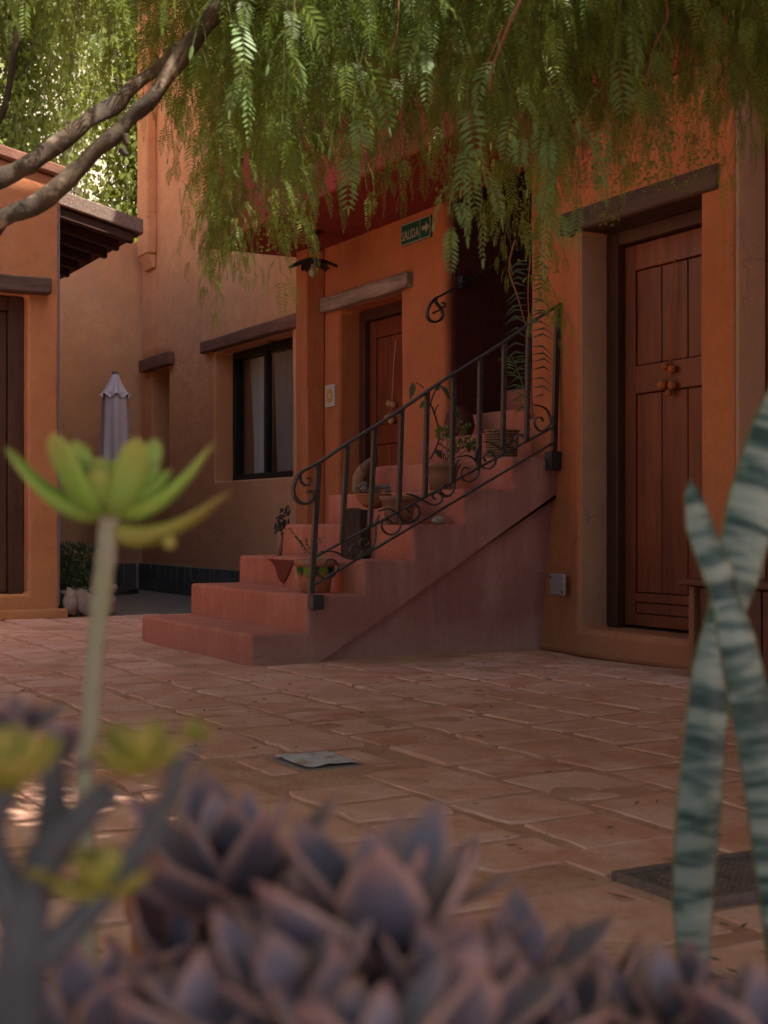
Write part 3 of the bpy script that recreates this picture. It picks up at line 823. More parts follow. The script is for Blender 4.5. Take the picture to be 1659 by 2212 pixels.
obj('base_block', boxb((rp(672, 1300).x, 5.998, rp(684, 1317).z), (rp(696, 1300).x, 6.06, rp(684, 1285).z)), M['black'], rl, bevel=.003)
obj('base_block', boxb((rp(1185, 1000).x, 5.998, rp(1195, 1016).z), (rp(1208, 1000).x, 6.06, rp(1195, 975).z)), M['black'], rl, bevel=.003)
def spiral(c, r0, r1, a0, turns, n=30, sx=1):
    out = []
    for i in range(n + 1):
        t = i / n; a = a0 + turns * 2 * math.pi * t; r_ = r0 + (r1 - r0) * t
        out.append((c[0] + math.cos(a) * r_ * sx, YR, c[1] + math.sin(a) * r_))
    return out
def pathbar(nm, pts, w_=.018, t_=.007, parent=None, m=None):
    bm = bmesh.new(); flatbar(bm, pts, w_, t_); return obj(nm, bm, m or M['iron'], parent or rl, bevel=.0015, seg=1)
# big end curl of the handrail
curl = [rp(*q) for q in ((695, 996), (668, 1010), (648, 1022), (637, 1040), (633, 1058), (637, 1075), (650, 1087), (663, 1088), (672, 1080), (675, 1068), (670, 1060), (664, 1064))]
def smooth_path(pts, n=4):
    out = []
    for i in range(len(pts) - 1):
        p0 = pts[max(i - 1, 0)]; p1 = pts[i]; p2 = pts[i + 1]; p3 = pts[min(i + 2, len(pts) - 1)]
        for k in range(n):
            t = k / n
            out.append(.5 * ((2 * p1) + (p2 - p0) * t + (2 * p0 - 5 * p1 + 4 * p2 - p3) * t * t + (3 * p1 - p0 - 3 * p2 + p3) * t ** 3))
    out.append(pts[-1]); return out
pathbar('end_curl', smooth_path(curl), .034, .012)
pathbar('small_curl', smooth_path([rp(*q) for q in ((651, 1020), (648, 1032), (652, 1043), (661, 1049), (668, 1044), (668, 1034), (662, 1033))]), .024, .008)
# scrollwork units between middle and bottom rail
def pix_path(nm, q): pathbar(nm, smooth_path([rp(*a) for a in q]))
Z1 = lambda x_, y_: ((1000 + x_ * .3617) / 1.736, (1700 + y_ * .3617) / 1.736)
Z2 = lambda x_, y_: ((1500 + x_ * .3918) / 1.736, (1350 + y_ * .3918) / 1.736)
scr = [
 [Z1(*q) for q in ((495, 1180), (520, 1240), (580, 1290), (650, 1295), (715, 1240), (735, 1170), (700, 1110), (640, 1100), (605, 1140), (615, 1180))],
 [Z1(*q) for q in ((560, 1020), (700, 1020), (790, 1065), (860, 1095), (940, 1085), (985, 1020), (960, 965), (900, 955), (865, 1000), (880, 1040), (925, 1040))],
 [Z1(*q) for q in ((960, 1060), (1010, 1020), (1060, 1010), (1100, 970), (1125, 880), (1130, 740), (1165, 640))],
 [Z1(*q) for q in ((1090, 985), (1030, 1010), (985, 970), (965, 920), (1000, 885), (1050, 900), (1060, 940), (1025, 955))],
 [Z1(*q) for q in ((1160, 600), (1260, 575), (1340, 620), (1385, 700), (1375, 790), (1310, 840), (1240, 830), (1195, 770), (1200, 705), (1260, 690), (1300, 730))],
 [Z1(*q) for q in ((1380, 470), (1355, 560), (1385, 650), (1450, 710), (1530, 705), (1580, 640), (1570, 560), (1510, 525), (1455, 560), (1470, 610))],
 [Z2(*q) for q in ((0, 1510), (60, 1550), (130, 1530), (180, 1460), (165, 1395), (110, 1375), (65, 1415), (90, 1460))],
 [Z2(*q) for q in ((60, 1280), (140, 1300), (230, 1350), (320, 1390), (390, 1360), (400, 1300), (350, 1265), (310, 1300), (340, 1335))],
 [Z2(*q) for q in ((390, 1290), (420, 1310), (470, 1300), (510, 1250), (520, 1150), (525, 1030), (560, 950))],
 [Z2(*q) for q in ((480, 1300), (420, 1290), (385, 1240), (420, 1195), (470, 1210), (465, 1245))],
 [Z2(*q) for q in ((560, 930), (640, 915), (710, 950), (755, 1030), (740, 1110), (670, 1165), (600, 1140), (580, 1080), (610, 1030), (660, 1040))],
 [Z2(*q) for q in ((770, 800), (725, 880), (740, 970), (800, 1030), (870, 1035), (915, 970), (895, 900), (840, 880), (800, 930), (820, 970))],
 [Z2(*q) for q in ((800, 785), (870, 790), (950, 840), (1040, 885), (1100, 860), (1115, 800), (1070, 765), (1025, 800), (1050, 840))],
 [Z2(*q) for q in ((1110, 850), (1100, 770), (1130, 715), (1170, 720), (1165, 750))],
 [Z2(*q) for q in ((1200, 800), (1215, 740), (1220, 640), (1235, 500))],
 [Z2(*q) for q in ((1280, 430), (1360, 445), (1420, 500), (1440, 590), (1400, 660), (1340, 680), (1290, 620), (1300, 560), (1350, 550), (1370, 590))],
]
for q in scr: pix_path('scroll', q)

# wall handrail in the passage
YW = 7.60
wr = empty('wall_handrail', (4.9, 7.65, 1.9), 'black iron handrail with scroll end on the dark passage wall', 'handrail')
Z5 = lambda x_, y_: ((1050 + x_ * .3918) / 1.736, (850 + y_ * .3918) / 1.736)
def wpt(u, v_):
    q = onY(u, v_, YW); return q
def wbar(nm, q, w_, t_):
    pts = smooth_path([wpt(*Z5(*a)) for a in q]); bm = bmesh.new(); flatbar(bm, pts, w_, t_); obj(nm, bm, M['iron'], wr, bevel=.002, seg=1)
wbar('rail', [(1490, 680), (1560, 650), (1750, 540), (2000, 400), (2350, 200)], .03, .012)
wbar('scroll', [(1490, 680), (1435, 750), (1408, 830), (1430, 895), (1490, 912), (1545, 880), (1555, 820), (1520, 760), (1490, 720), (1495, 680)], .03, .012)
wbar('scroll', [(1525, 800), (1490, 815), (1460, 830)], .02, .01)
wbar('scroll', [(1530, 770), (1570, 770), (1572, 735), (1545, 728)], .02, .01)
q = wpt(1000, 610); obj('bracket', boxb((q.x, 7.61, q.z - .03), (q.x + .06, 7.688, q.z + .05)), M['black'], wr, bevel=.003)

# ------------------------------------------------------------------ SIGN, PLAQUE, LAMP
def text_mesh(body, size, m, parent, loc, rot, name='lettering', sx=1, ext=.0006):
    cu = bpy.data.curves.new('t', 'FONT'); cu.body = body; cu.size = size; cu.extrude = ext; cu.resolution_u = 3; cu.align_x = 'CENTER'; cu.align_y = 'CENTER'; cu.offset = size * .018
    to = bpy.data.objects.new('t', cu); COL.objects.link(to)
    dg = bpy.context.evaluated_depsgraph_get(); me = bpy.data.meshes.new_from_object(to.evaluated_get(dg))
    bpy.data.objects.remove(to); o = mobj(name, me, m, parent)
    o.location = loc; o.rotation_euler = rot; o.scale = (sx, 1, 1); return o
SX = 4.655
a = onX(866, 486, SX); c = onX(930, 465, SX); zt = (a.z + c.z) / 2; zb = (onX(866, 533, SX).z + onX(930, 511, SX).z) / 2
sy0, sy1 = c.y, a.y
sg = empty('exit_sign', (SX, (sy0 + sy1) / 2, (zt + zb) / 2), 'small green exit sign reading SALIDA with an arrow, high beside the balcony soffit', 'sign')
pale = mat('sign_print', (.27, .28, .22), .6)[0]
obj('board', boxb((SX, sy0, zb), (SX + .012, sy1, zt)), mat('green_sign_board', (.008, .065, .042), .6, .3)[0], sg, bevel=.002)
L = sy1 - sy0; H = zt - zb
for (y0, y1, z0, z1) in ((sy0, sy1, zt - .008, zt), (sy0, sy1, zb, zb + .008), (sy0, sy0 + .008, zb + .008, zt - .008), (sy1 - .008, sy1, zb + .008, zt - .008), (sy0 + L * .34, sy0 + L * .34 + .006, zb + .008, zt - .008)):
    obj('border', boxb((SX - .0015, y0, z0), (SX - .0002, y1, z1)), pale, sg)
text_mesh('SALIDA', .088, pale, sg, (-.001, L * .17, -.012), (R(90), 0, R(-90)), sx=.80)
bm = bmesh.new(); yc = sy0 + L * .17; zc = (zt + zb) / 2
ar = [(-.045, .014), (.005, .014), (.005, .038), (.05, 0), (.005, -.038), (.005, -.014), (-.045, -.014)]
vs = [bm.verts.new((SX - .0012, yc - x_, zc + z_)) for x_, z_ in ar]; bm.faces.new(vs)
obj('arrow', bm, pale, sg)

PX_ = 4.655
a = onX(702, 833, PX_); c = onX(722, 877, PX_)
pq = empty('wall_plaque', (PX_, (a.y + c.y) / 2, (a.z + c.z) / 2), 'small white tile with a yellow stepped emblem, left of the middle door', 'plaque')
obj('tile', boxb((PX_, c.y, c.z), (PX_ + .014, a.y, a.z)), mat('white_glazed_tile', (.52, .48, .42), .4, .4)[0], pq, bevel=.002)
yel = mat('ochre_glaze', (.52, .27, .03), .5)[0]
yc = (a.y + c.y) / 2; zc = (a.z + c.z) / 2; hw = (a.y - c.y) * .33; hh = (a.z - c.z) * .33
bm = bmesh.new(); outer = []; inner = []
for k in range(32):
    an = 2 * math.pi * k / 32; rr = 1 + .22 * (1 if (k % 4) < 2 else -1) * .6
    outer.append(bm.verts.new((PX_ - .0015, yc + math.cos(an) * hw * rr, zc + math.sin(an) * hh * rr)))
    inner.append(bm.verts.new((PX_ - .0015, yc + math.cos(an) * hw * .42, zc + math.sin(an) * hh * .42)))
for k in range(32): bm.faces.new((outer[k], outer[(k + 1) % 32], inner[(k + 1) % 32], inner[k]))
obj('emblem', bm, yel, pq)

lc = Vector((4.31, 8.88, 2.52))
lp = empty('pendant_lamp', lc, 'dark flower-shaped pendant lamp with five petals hanging under the balcony', 'lamp')
bm = bmesh.new(); lathe(bm, [(.055, 2.725), (.05, 2.75)], (lc.x, lc.y, 0), 16); obj('ceiling_rose', bm, M['black'], lp)
bm = bmesh.new(); tube(bm, [(lc.x, lc.y, 2.74), (lc.x, lc.y, 2.56)], .006, 6); obj('rod', bm, M['black'], lp)
petal_m = stone_mat('brown_clay_petal', (.14, .10, .08), (.085, .06, .05), 20)
for k in range(6):
    an = 2 * math.pi * k / 6 + .45
    bm = bmesh.new(); g = []
    for i in range(9):
        t = i / 8; wv = .052 * math.sin(math.pi * min(1, t * .85 + .12)) ** .7
        row = []
        for j in range(7):
            s_ = j / 3 - 1
            row.append(bm.verts.new((.02 + t * .155, s_ * wv, -.05 * t ** 1.6 + .02 - .02 * (1 - s_ * s_) * -1)))
        g.append(row)
    for i in range(8):
        for j in range(6): bm.faces.new((g[i][j], g[i + 1][j], g[i + 1][j + 1], g[i][j + 1]))
    bmesh.ops.solidify(bm, geom=bm.faces[:], thickness=.006)
    mover(bm, lc, (0, 0, an)); obj('petal', bm, petal_m, lp, smooth=True)
bm = bmesh.new(); lathe(bm, [(.012, .0), (.016, -.02), (.028, -.05), (.03, -.07), (.02, -.09), (.004, -.098)], lc, 16); obj('bulb', bm, mat('unlit_bulb', (.33, .27, .2), .35)[0], lp, smooth=True)

# tassels on the doors
def tassel(name, X, u, vtop, vbot, balls, label, m, r_=.02):
    top = onX(u[0], vtop, X); bot = onX(u[1], vbot, X)
    e = empty(name, bot, label, 'tassel')
    bm = bmesh.new(); tube(bm, [top, lerp(top, bot, .5) + Vector((-.004, 0, 0)), bot], .0022, 6); obj('cord', bm, m, e)
    bm = bmesh.new(); tube(bm, [top + Vector((0, -.012, 0)), lerp(top, bot, .5) + Vector((-.004, -.006, 0)), bot + Vector((0, -.012, 0))], .002, 6); obj('cord', bm, m, e)
    for k, (bu, bv, s_) in enumerate(balls):
        c = onX(bu, bv, X - .012)
        b_ = blob((r_ * s_,) * 3, 3, .25, k, 9); mover(b_, c); obj('pompom', b_, m, e, smooth=True)
        if bv > vbot + 8:
            bm = bmesh.new(); tube(bm, [bot, c], .0022, 5); obj('cord', bm, m, e)
pom = stone_mat('orange_wool', (.50, .16, .04), (.36, .10, .03), 90)
tassel('door_tassel', 4.468, (1456, 1446), 560, 788, ((1438, 791, 1.0), (1452, 797, 1.1), (1430, 832, 1.25), (1452, 832, 1.15), (1445, 848, .9)), 'orange wool pompom tassel hanging on the tall right-hand door', pom, .019)
pom2 = stone_mat('straw_wool', (.60, .33, .15), (.46, .23, .1), 90)
tassel('door_tassel', 4.888, (854, 846), 735, 870, ((842, 872, 1.1), (850, 874, 1.0), (838, 903, 1.2), (846, 908, 1.1)), 'straw-coloured pompom tassel hanging on the middle door', pom2, .024)

# ------------------------------------------------------------------ PARASOL
pc = onY(249, 900, 12.9)
ps = empty('parasol', (pc.x, pc.y, 0), 'closed pale grey garden parasol standing by the back wall', 'parasol')
bm = bmesh.new(); tube(bm, [(pc.x, pc.y, .02), (pc.x, pc.y, 2.1)], .02, 10); obj('pole', bm, mat('grey_pole', (.2, .2, .2), .5)[0], ps)
def folds(z0, z1, r0, r1, n=8, deep=.22, zig=0, seed=0):
    bm = bmesh.new(); K = 64; J = 14; g = []
    for j in range(J + 1):
        t = j / J; rr = r0 + (r1 - r0) * t ** .8; row = []
        for k in range(K):
            an = 2 * math.pi * k / K
            f = 1 + deep * math.cos(n * an + .3 * math.sin(3 * t + seed)) * (.3 + .7 * (1 - t)) + .06 * noise.noise(Vector((math.cos(an) * 2, math.sin(an) * 2, t * 3 + seed)))
            z = z0 + (z1 - z0) * t + (zig * math.cos(n * an) * (1 - t) ** 2)
            row.append(bm.verts.new((pc.x + math.cos(an) * rr * f, pc.y + math.sin(an) * rr * f, z)))
        g.append(row)
    for j in range(J):
        for k in range(K): bm.faces.new((g[j][k], g[j][(k + 1) % K], g[j + 1][(k + 1) % K], g[j + 1][k]))
    return bm
cl = mat('lilac_grey_canvas', (.58, .53, .60), .85, .15)[0]
zt = CH + pc.length * 0 + 13.3 * 322 / 3000
obj('canopy', folds(.75, 1.93, .165, .115, 7, .2), cl, ps, smooth=True)
obj('vent_cap', folds(1.895, 2.11, .135, .028, 7, .10, .02, 3), cl, ps, smooth=True)
bm = bmesh.new(); lathe(bm, [(.03, 2.09), (.032, 2.12), (.022, 2.135)], (pc.x, pc.y, 0), 14); obj('finial', bm, mat('grey_cap', (.15, .15, .16), .5)[0], ps)
bm = bmesh.new(); lathe(bm, [(.22, 0.005), (.22, .05), (.05, .07), (.035, .3)], (pc.x, pc.y, 0), 24); obj('base', bm, M['black'], ps)

# ------------------------------------------------------------------ stone planter with bush
pl = empty('stone_planter', (2.96, 10.0, 0), 'low planter of brown fieldstones against the corner of the left house', 'planter')
obj('core', boxb((2.80, 9.86, 0.002), (3.12, 10.65, .19)), M['joint'], pl, bevel=.02)
for k, (x_, y_, z_, rx, rz) in enumerate(((2.83, 9.80, .11, .055, .10), (2.93, 9.79, .10, .065, .10), (3.03, 9.80, .07, .05, .065), (3.03, 9.80, .18, .06, .05), (3.12, 9.82, .09, .055, .09), (3.13, 9.84, .20, .06, .045), (3.14, 9.98, .10, .05, .1), (3.14, 10.15, .11, .05, .1), (3.14, 10.33, .1, .05, .1), (3.14, 10.52, .1, .05, .1))):
    bm = blob((rx, .05 if k < 6 or k > 9 else .085, rz), 3, .35, k + 2, 1.5); mover(bm, (x_, y_, max(z_, rz * .9)), (rnd.uniform(-.2, .2), rnd.uniform(-.2, .2), rnd.uniform(-.3, .3))); obj('stone', bm, M['fieldstone'], pl, smooth=True)
def leaf_cloud(center, rad, n, size, rr, squash=1, elong=1.6, surf=False, droop=0):
    bm = bmesh.new()
    for _ in range(n):
        while True:
            p = Vector((rr.uniform(-1, 1), rr.uniform(-1, 1), rr.uniform(-1, 1)))
            if p.length < 1 and (not surf or p.length > .6): break
        if noise.noise(p * 2.2 + Vector((3, 1, 5))) < -.28: continue
        q = Vector((center[0] + p.x * rad[0], center[1] + p.y * rad[1], center[2] + p.z * rad[2]))
        s_ = size * rr.uniform(.6, 1.3)
        mt = Euler((rr.uniform(0, 6.3), rr.uniform(0, 6.3), rr.uniform(0, 6.3))).to_matrix()
        pts = [(-s_ * elong, 0, 0), (-.2 * s_, -s_ * .45, .1 * s_), (s_ * elong, 0, 0), (-.2 * s_, s_ * .45, .1 * s_)]
        vs = [bm.verts.new(q + mt @ Vector(p_)) for p_ in pts]
        bm.faces.new(vs)
    return bm
bush = empty('bush', (2.96, 10.1, .2), 'dark green shrub growing in the stone planter', 'bush')
obj('foliage', leaf_cloud((2.95, 10.15, .34), (.23, .38, .21), 2600, .014, random.Random(3)), M['bush'], bush)
bm = bmesh.new()
for k in range(9): tube(bm, [(2.95 + rnd.uniform(-.1, .1), 10.1 + rnd.uniform(-.2, .2), .19), (2.95 + rnd.uniform(-.18, .18), 10.1 + rnd.uniform(-.3, .3), .45)], .004, 5)
obj('stems', bm, M['twig'], bush)
# pale rounded stone object beside planter (post behind)
tb = empty('patio_table', (3.05, 12.9, 0), 'dark wooden side table in the patio behind the planter', 'table')
obj('top', boxb((2.75, 12.6, .70), (3.45, 13.2, .74)), M['framewood'], tb, bevel=.005)
for (x_, y_) in ((2.78, 12.63), (3.40, 12.63), (2.78, 13.15), (3.40, 13.15)): obj('leg', boxb((x_, y_, .005), (x_ + .04, y_ + .04, .70)), M['framewood'], tb, bevel=.003)
obj('dark_block', boxb((2.82, 12.68, .25), (3.4, 13.14, .68)), M['darkroom'], tb)  # solid near-black block filling the space under the tabletop

# ------------------------------------------------------------------ ground fittings
gr = empty('drain_grate', (2.1, 1.96, 0), 'rusty dark drain grate with crossed bars set in the tiles', 'grate')
gx0, gx1, gy0, gy1 = 1.63, 2.6, 1.84, 2.08
rust = stone_mat('rusty_iron', (.26, .18, .15), (.14, .10, .085), 40)
obj('dark_pit_sheet', boxb((gx0, gy0, -.006), (gx1, gy1, .001)), M['darkroom'], gr)  # near-black sheet painted as the shaded hollow below the bars
for a, c in (((gx0, gy0), (gx1, gy0 + .014)), ((gx0, gy1 - .014), (gx1, gy1)), ((gx0, gy0 + .015), (gx0 + .014, gy1 - .015)), ((gx1 - .014, gy0 + .015), (gx1, gy1 - .015))):
    obj('rim', boxb((a[0], a[1], 0.002), (c[0], c[1], .027)), rust, gr, bevel=.002)
bm = bmesh.new()
for k in range(60):
    x_ = gx0 + .02 + k * .0155
    if x_ < gx1 - .02: box(bm, (x_, gy0 + .015, .012), (x_ + .004, gy1 - .015, .021))
for k in range(14): 
    y_ = gy0 + .026 + k * .0145
    if y_ < gy1 - .018: box(bm, (gx0 + .015, y_, .0105), (gx1 - .015, y_ + .004, .0195))
tag(obj('mesh_bars', bm, rust, gr), kind='stuff')
cvr = empty('metal_cover', (1.74, 3.53, 0), 'small dented pale metal cover set in the courtyard tiles', 'cover')
bm = bmesh.new(); g = []
for i in range(13):
    row = []
    for j in range(13):
        x_ = 1.635 + .165 * i / 12; y_ = 3.415 + .205 * j / 12
        row.append(bm.verts.new((x_, y_,   .0175 + .005 * noise.noise(Vector((x_ * 22, y_ * 22, 0))) + .0015 * math.sin(j * 2.2))))
    g.append(row)
for i in range(12):
    for j in range(12): bm.faces.new((g[i][j], g[i + 1][j], g[i + 1][j + 1], g[i][j + 1]))
m, nt, b = mat('dull_zinc', (.5, .54, .58), .45, .5, .15)
nt.links.new(mix(nt, mapr(nt, pos_noise(nt, 14, 5, .6), .5, .62), (.58, .63, .68), (.42, .32, .25)), b.inputs['Base Color'])
obj('plate', bm, m, cvr, smooth=True)
obj('collar', boxb((1.625, 3.405, -.003), (1.81, 3.63, .010)), M['platemetal'], cvr)

# bench
bn = empty('bench', (4.2, 4.2, 0), 'dark red-brown wooden bench against the wall at the right edge', 'bench')
bw = wood('bench_wood', (.115, .03, .018), (.065, .018, .012), .45, .4, (1, .15, 1), .2)
obj('end_panel', boxb((4.10, 4.655, 0.016), (4.40, 4.69, .405)), wood('bench_lit_end_wood', (.30, .11, .05), (.2, .07, .03), .5, .4, (1, 1, .1), 0), bn, bevel=.006)  # brighter wood puts the lit orange edge into the colour
obj('end_panel', boxb((4.10, 3.2, .016), (4.40, 3.235, .405)), bw, bn, bevel=.006)
obj('seat_board', boxb((4.06, 3.17, .408), (4.225, 4.715, .438)), bw, bn, bevel=.006)
obj('seat_board', boxb((4.230, 3.17, .408), (4.405, 4.715, .438)), bw, bn, bevel=.006)
for k in range(11):
    y_ = 3.245 + k * .1285
    obj('slat', boxb((4.125, y_, .04), (4.143, y_ + .12, .400)), bw, bn, bevel=.004)

# ------------------------------------------------------------------ things on the steps
def pot(name, c, prof, m, label, cat='pot', n=28):
    e = empty(name, c, label, cat)
    bm = bmesh.new(); lathe(bm, prof, c, n, .02); obj('body', bm, m, e, smooth=True)
    r_, z = prof[-1]
    return e
def pot_prof(rb, rt, h, rim=.012):
    return [(rb * .6, 0), (rb, .004), (rb + (rt - rb) * .5, h * .5), (rt, h * .82), (rt + rim, h * .84), (rt + rim, h), (rt - .004, h), (rt - .01, h * .9), (.01, h * .88)]
def rosette(center, R0, nleaf, m, parent, r2, up=1.0, size=None, name='leaf'):
    for k in range(nleaf):
        an = k * 2.399; t = k / nleaf; 
        me_o = None
# generic succulent leaf mesh (shared)
def succ_leaf(L_, W_, T_, cup=.25, curl=.35, tip=1.0, base=.35, ns=12, nr=12, peak=.62, keel=0):
    bm = bmesh.new(); uvl = bm.loops.layers.uv.new('UVMap'); rings = []
    for i in range(ns + 1):
        t = i / ns
        if t < peak: wv = base + (1 - base) * math.sin(t / peak * math.pi / 2)
        else:
            q = (t - peak) / (1 - peak); wv = (1 - q ** 3.0) ** .45 if tip >= 1 else (1 - q) ** (.92) * (1 + .55 * q)
        wv = max(wv, .03) * W_ / 2; th = T_ / 2 * (.35 + .65 * math.sin(math.pi * min(1, t * .8 + .15)))
        if t > .85: th *= (1 - t) / .15 * .85 + .15
        x0 = L_ * (t - curl * .12 * t * t); z0 = curl * L_ * t * t
        ring = []
        for k in range(nr):
            a = 2 * math.pi * k / nr; cx = math.cos(a); sx = math.sin(a)
            ring.append(bm.verts.new((x0, cx * wv, z0 + sx * th + cup * wv * cx * cx - (keel * wv * (1 - abs(cx)) if sx < 0 else 0))))
        rings.append(ring)
    for i in range(ns):
        for k in range(nr):
            f = bm.faces.new((rings[i][k], rings[i][(k + 1) % nr], rings[i + 1][(k + 1) % nr], rings[i + 1][k]))
            for lp_, (ii, kk) in zip(f.loops, ((i, k), (i, k + 1), (i + 1, k + 1), (i + 1, k))):
                lp_[uvl].uv = (.5 + .5 * math.cos(2 * math.pi * kk / nr), ii / ns)
    bm.faces.new(rings[0][::-1]); bm.faces.new(rings[-1])
    bmesh.ops.recalc_face_normals(bm, faces=bm.faces[:])
    me = bpy.data.meshes.new('leaf'); bm.to_mesh(me); bm.free()
    for p in me.polygons: p.use_smooth = True
    return me
def place_leaf(me, parent, az, pitch, base_r, z, s=1, roll=0, m=None, sz=None):
    o = bpy.data.objects.new('leaf', me); COL.objects.link(o); o.parent = parent
    # leaf runs along +X, pitch raises it
    mt = Matrix.Rotation(az, 4, 'Z') @ Matrix.Translation((base_r, 0, z)) @ Matrix.Rotation(-pitch, 4, 'Y') @ Matrix.Rotation(roll, 4, 'X')
    o.location = mt.to_translation(); o.rotation_euler = mt.to_euler(); o.scale = sz or (s, s, s)
    return o
ME = {}
ME['small'] = succ_leaf(.04, .018, .006, .2, .3, ns=6, nr=6); ME['small'].materials.append(M['grayleaf'])

# painted pot
c = onZ(722, 1278, .33); c.x = 3.075; c = Vector((3.07, 6.30, .331))
pp = pot('painted_pot', c, pot_prof(.075, .095, .165), M['terracotta'], 'terracotta pot with green and yellow painted triangles at the foot of the railing', 'pot')
gcol = [mat('lime_paint', (.28, .42, .02), .6)[0], mat('dark_green_paint', (.01, .13, .06), .6)[0]]
for k in range(14):
    a0 = 2 * math.pi * k / 14; a1 = 2 * math.pi * (k + 1) / 14; am = (a0 + a1) / 2
    for j, (zz0, zz1, w1) in enumerate(((.128, .085, 0),)):
        bm = bmesh.new(); vs = []
        for (a, z_) in ((a0, .128), (am, .131), (a1, .128), (am, .075)):
            rr = .075 + .02 * (z_ / .135) + .0035
            vs.append(bm.verts.new(c + Vector((math.cos(a) * rr * 1.01, math.sin(a) * rr * 1.01, z_))))
        bm.faces.new(vs); bmesh.ops.solidify(bm, geom=bm.faces[:], thickness=.001)
        obj('painted_triangle', bm, gcol[k % 2], pp)
sp = empty('spiky_plant', c + Vector((0, 0, .15)), 'pale dry spiky plant with green sprigs in the painted pot', 'plant')
bm = bmesh.new()
for k in range(26):
    a = rnd.uniform(0, 6.3); e = rnd.uniform(.4, 1.3); l = rnd.uniform(.04, .08)
    p0 = c + Vector((0, 0, .148)); p1 = p0 + Vector((math.cos(a) * math.cos(e), math.sin(a) * math.cos(e), math.sin(e))) * l
    tube(bm, [p0, p1], [.004, .001], 4)
obj('dry_spikes', bm, mat('straw', (.42, .3, .18), .8)[0], sp)
for k, (dx, dy, h) in enumerate(((-.09, .05, .13), (-.1, .09, .17), (.03, .02, .12), (-.04, .04, .12))):
    bm = bmesh.new(); p0 = c + Vector((0, 0, .15)); p1 = p0 + Vector((dx, dy, h)); tube(bm, [p0, lerp(p0, p1, .5) + Vector((0, 0, .01)), p1], .002, 4)
    for j in range(6):
        q = lerp(p0, p1, .4 + j * .12); bmesh.ops.create_icosphere(bm, subdivisions=1, radius=.006, matrix=Matrix.Translation(q + Vector((rnd.uniform(-.01, .01), rnd.uniform(-.01, .01), 0))))
    obj('sprig', bm, M['geranium'], sp)

# stump + bowl
c = Vector((onZ(817, 1205, .492).x, 6.62, .492)); c.x = 3.345
sx_ = onY(768, 1150, 6.55).x; ex_ = onY(865, 1150, 6.55).x
stp = empty('stump', (c.x, 6.62, .492), 'dark square old wood block standing on the third step', 'wood block')
xw = (ex_ - sx_) / 2; xm = (sx_ + ex_) / 2
bm = boxb((xm - xw, 6.5, .493), (min(xm + xw, 3.49), 6.72, .755)); bmesh.ops.subdivide_edges(bm, edges=bm.edges[:], cuts=5, use_grid_fill=True); dent(bm, .012, 9)
obj('block', bm, M['stump'], stp, smooth=False, bevel=.004, seg=1)
bc = Vector((xm, 6.60, .757))
bw_ = pot('clay_bowl', bc, [(.02, 0), (.055, .012), (.085, .045), (.098, .075), (.102, .078), (.095, .082), (.085, .07), (.01, .066)], M['terracotta'], 'shallow clay bowl of grey succulents on top of the wood block', 'bowl')
gs = empty('succulent', bc + Vector((0, 0, .07)), 'cluster of grey-brown small rosettes growing in the clay bowl', 'succulent')
for k in range(11):
    a = k * 2.4; rr = .02 + .075 * math.sqrt(k / 11)
    p = Vector((math.cos(a) * rr, math.sin(a) * rr, .012 + .03 * rnd.random() + (.025 if k in (3, 6) else 0)))
    bm = bmesh.new()
    for j in range(9):
        aj = j * 2.399; pj = .25 + j * .13
        d = Vector((math.cos(aj) * math.cos(pj), math.sin(aj) * math.cos(pj), math.sin(pj)))
        tube(bm, [p, p + d * .014, p + d * .027], [.003, .0065, .001], 5)
    obj('rosette', bm, M['grayleaf'], gs, local=True, smooth=True)

# terracotta pot on step 4 and pale stone
c = Vector((3.62, 6.42, .674)); pot('clay_pot', c, pot_prof(.07, .093, .15, .01), M['oldpot'], 'squat dusty clay pot beside the pale stone on the fourth step', 'pot')
q = onZ(964, 1131, .674); bm = blob((.036, .03, .022), 3, .2, 5); mover(bm, (3.735, 6.20, .694)); tag(obj('stone', bm, M['whitestone'], smooth=True), 'rounded pale stone lying on the fourth step', 'stone')
# pot step 5 with geranium
c = Vector((3.94, 6.50, .856)); pot('clay_pot', c, pot_prof(.07, .09, .15, .01), M['oldpot'], 'clay pot with bright green leafy plant on the fifth step', 'pot')
gp = empty('potted_plant', c + Vector((0, 0, .13)), 'bright green leafy plant in the clay pot on the fifth step', 'plant')
for k, (u, v_, r_) in enumerate(((955, 935, .05), (968, 950, .045), (1000, 925, .05), (985, 965, .04), (1008, 955, .05), (975, 975, .035), (1018, 965, .035), (985, 895, .022), (1022, 1000, .02))):
    q = onY(u, v_, 6.75)
    obj('leaf_clump', leaf_cloud(q, (r_, r_, r_ * .9), 60, .016, random.Random(k), elong=.8), M['geranium'], gp)
    bm = bmesh.new(); tube(bm, [c + Vector((0, 0, .13)), q], .003, 5); obj('stem', bm, M['redtwig'], gp)
# vine with dark leaves
vn = empty('vine', onY(930, 1010, 7.0), 'thin dark vine with sparse serrated leaves climbing behind the balusters', 'vine')
def zp(x_, y_, Y): return onY(*Z2(x_, y_), Y)
def vpath(q, r_, Y=7.0):
    bm = bmesh.new(); tube(bm, smooth_path([zp(x_, y_, Y) for x_, y_ in q]), r_, 5); obj('stem', bm, mat('vine_stem', (.07, .04, .03), .8)[0] if 'vs' not in M else M['vs'], vn)
M['vs'] = mat('vine_stem', (.07, .04, .03), .8)[0]
vpath([(285, 950), (340, 850), (370, 760), (365, 640), (330, 520), (300, 440), (240, 380)], .006)
vpath([(330, 520), (350, 450), (370, 430)], .004)
vpath([(290, 430), (320, 330), (380, 240), (460, 350), (540, 430), (570, 470)], .005)
vpath([(230, 270), (180, 230), (150, 210)], .003)
vpath([(365, 800), (420, 830), (470, 870)], .004)
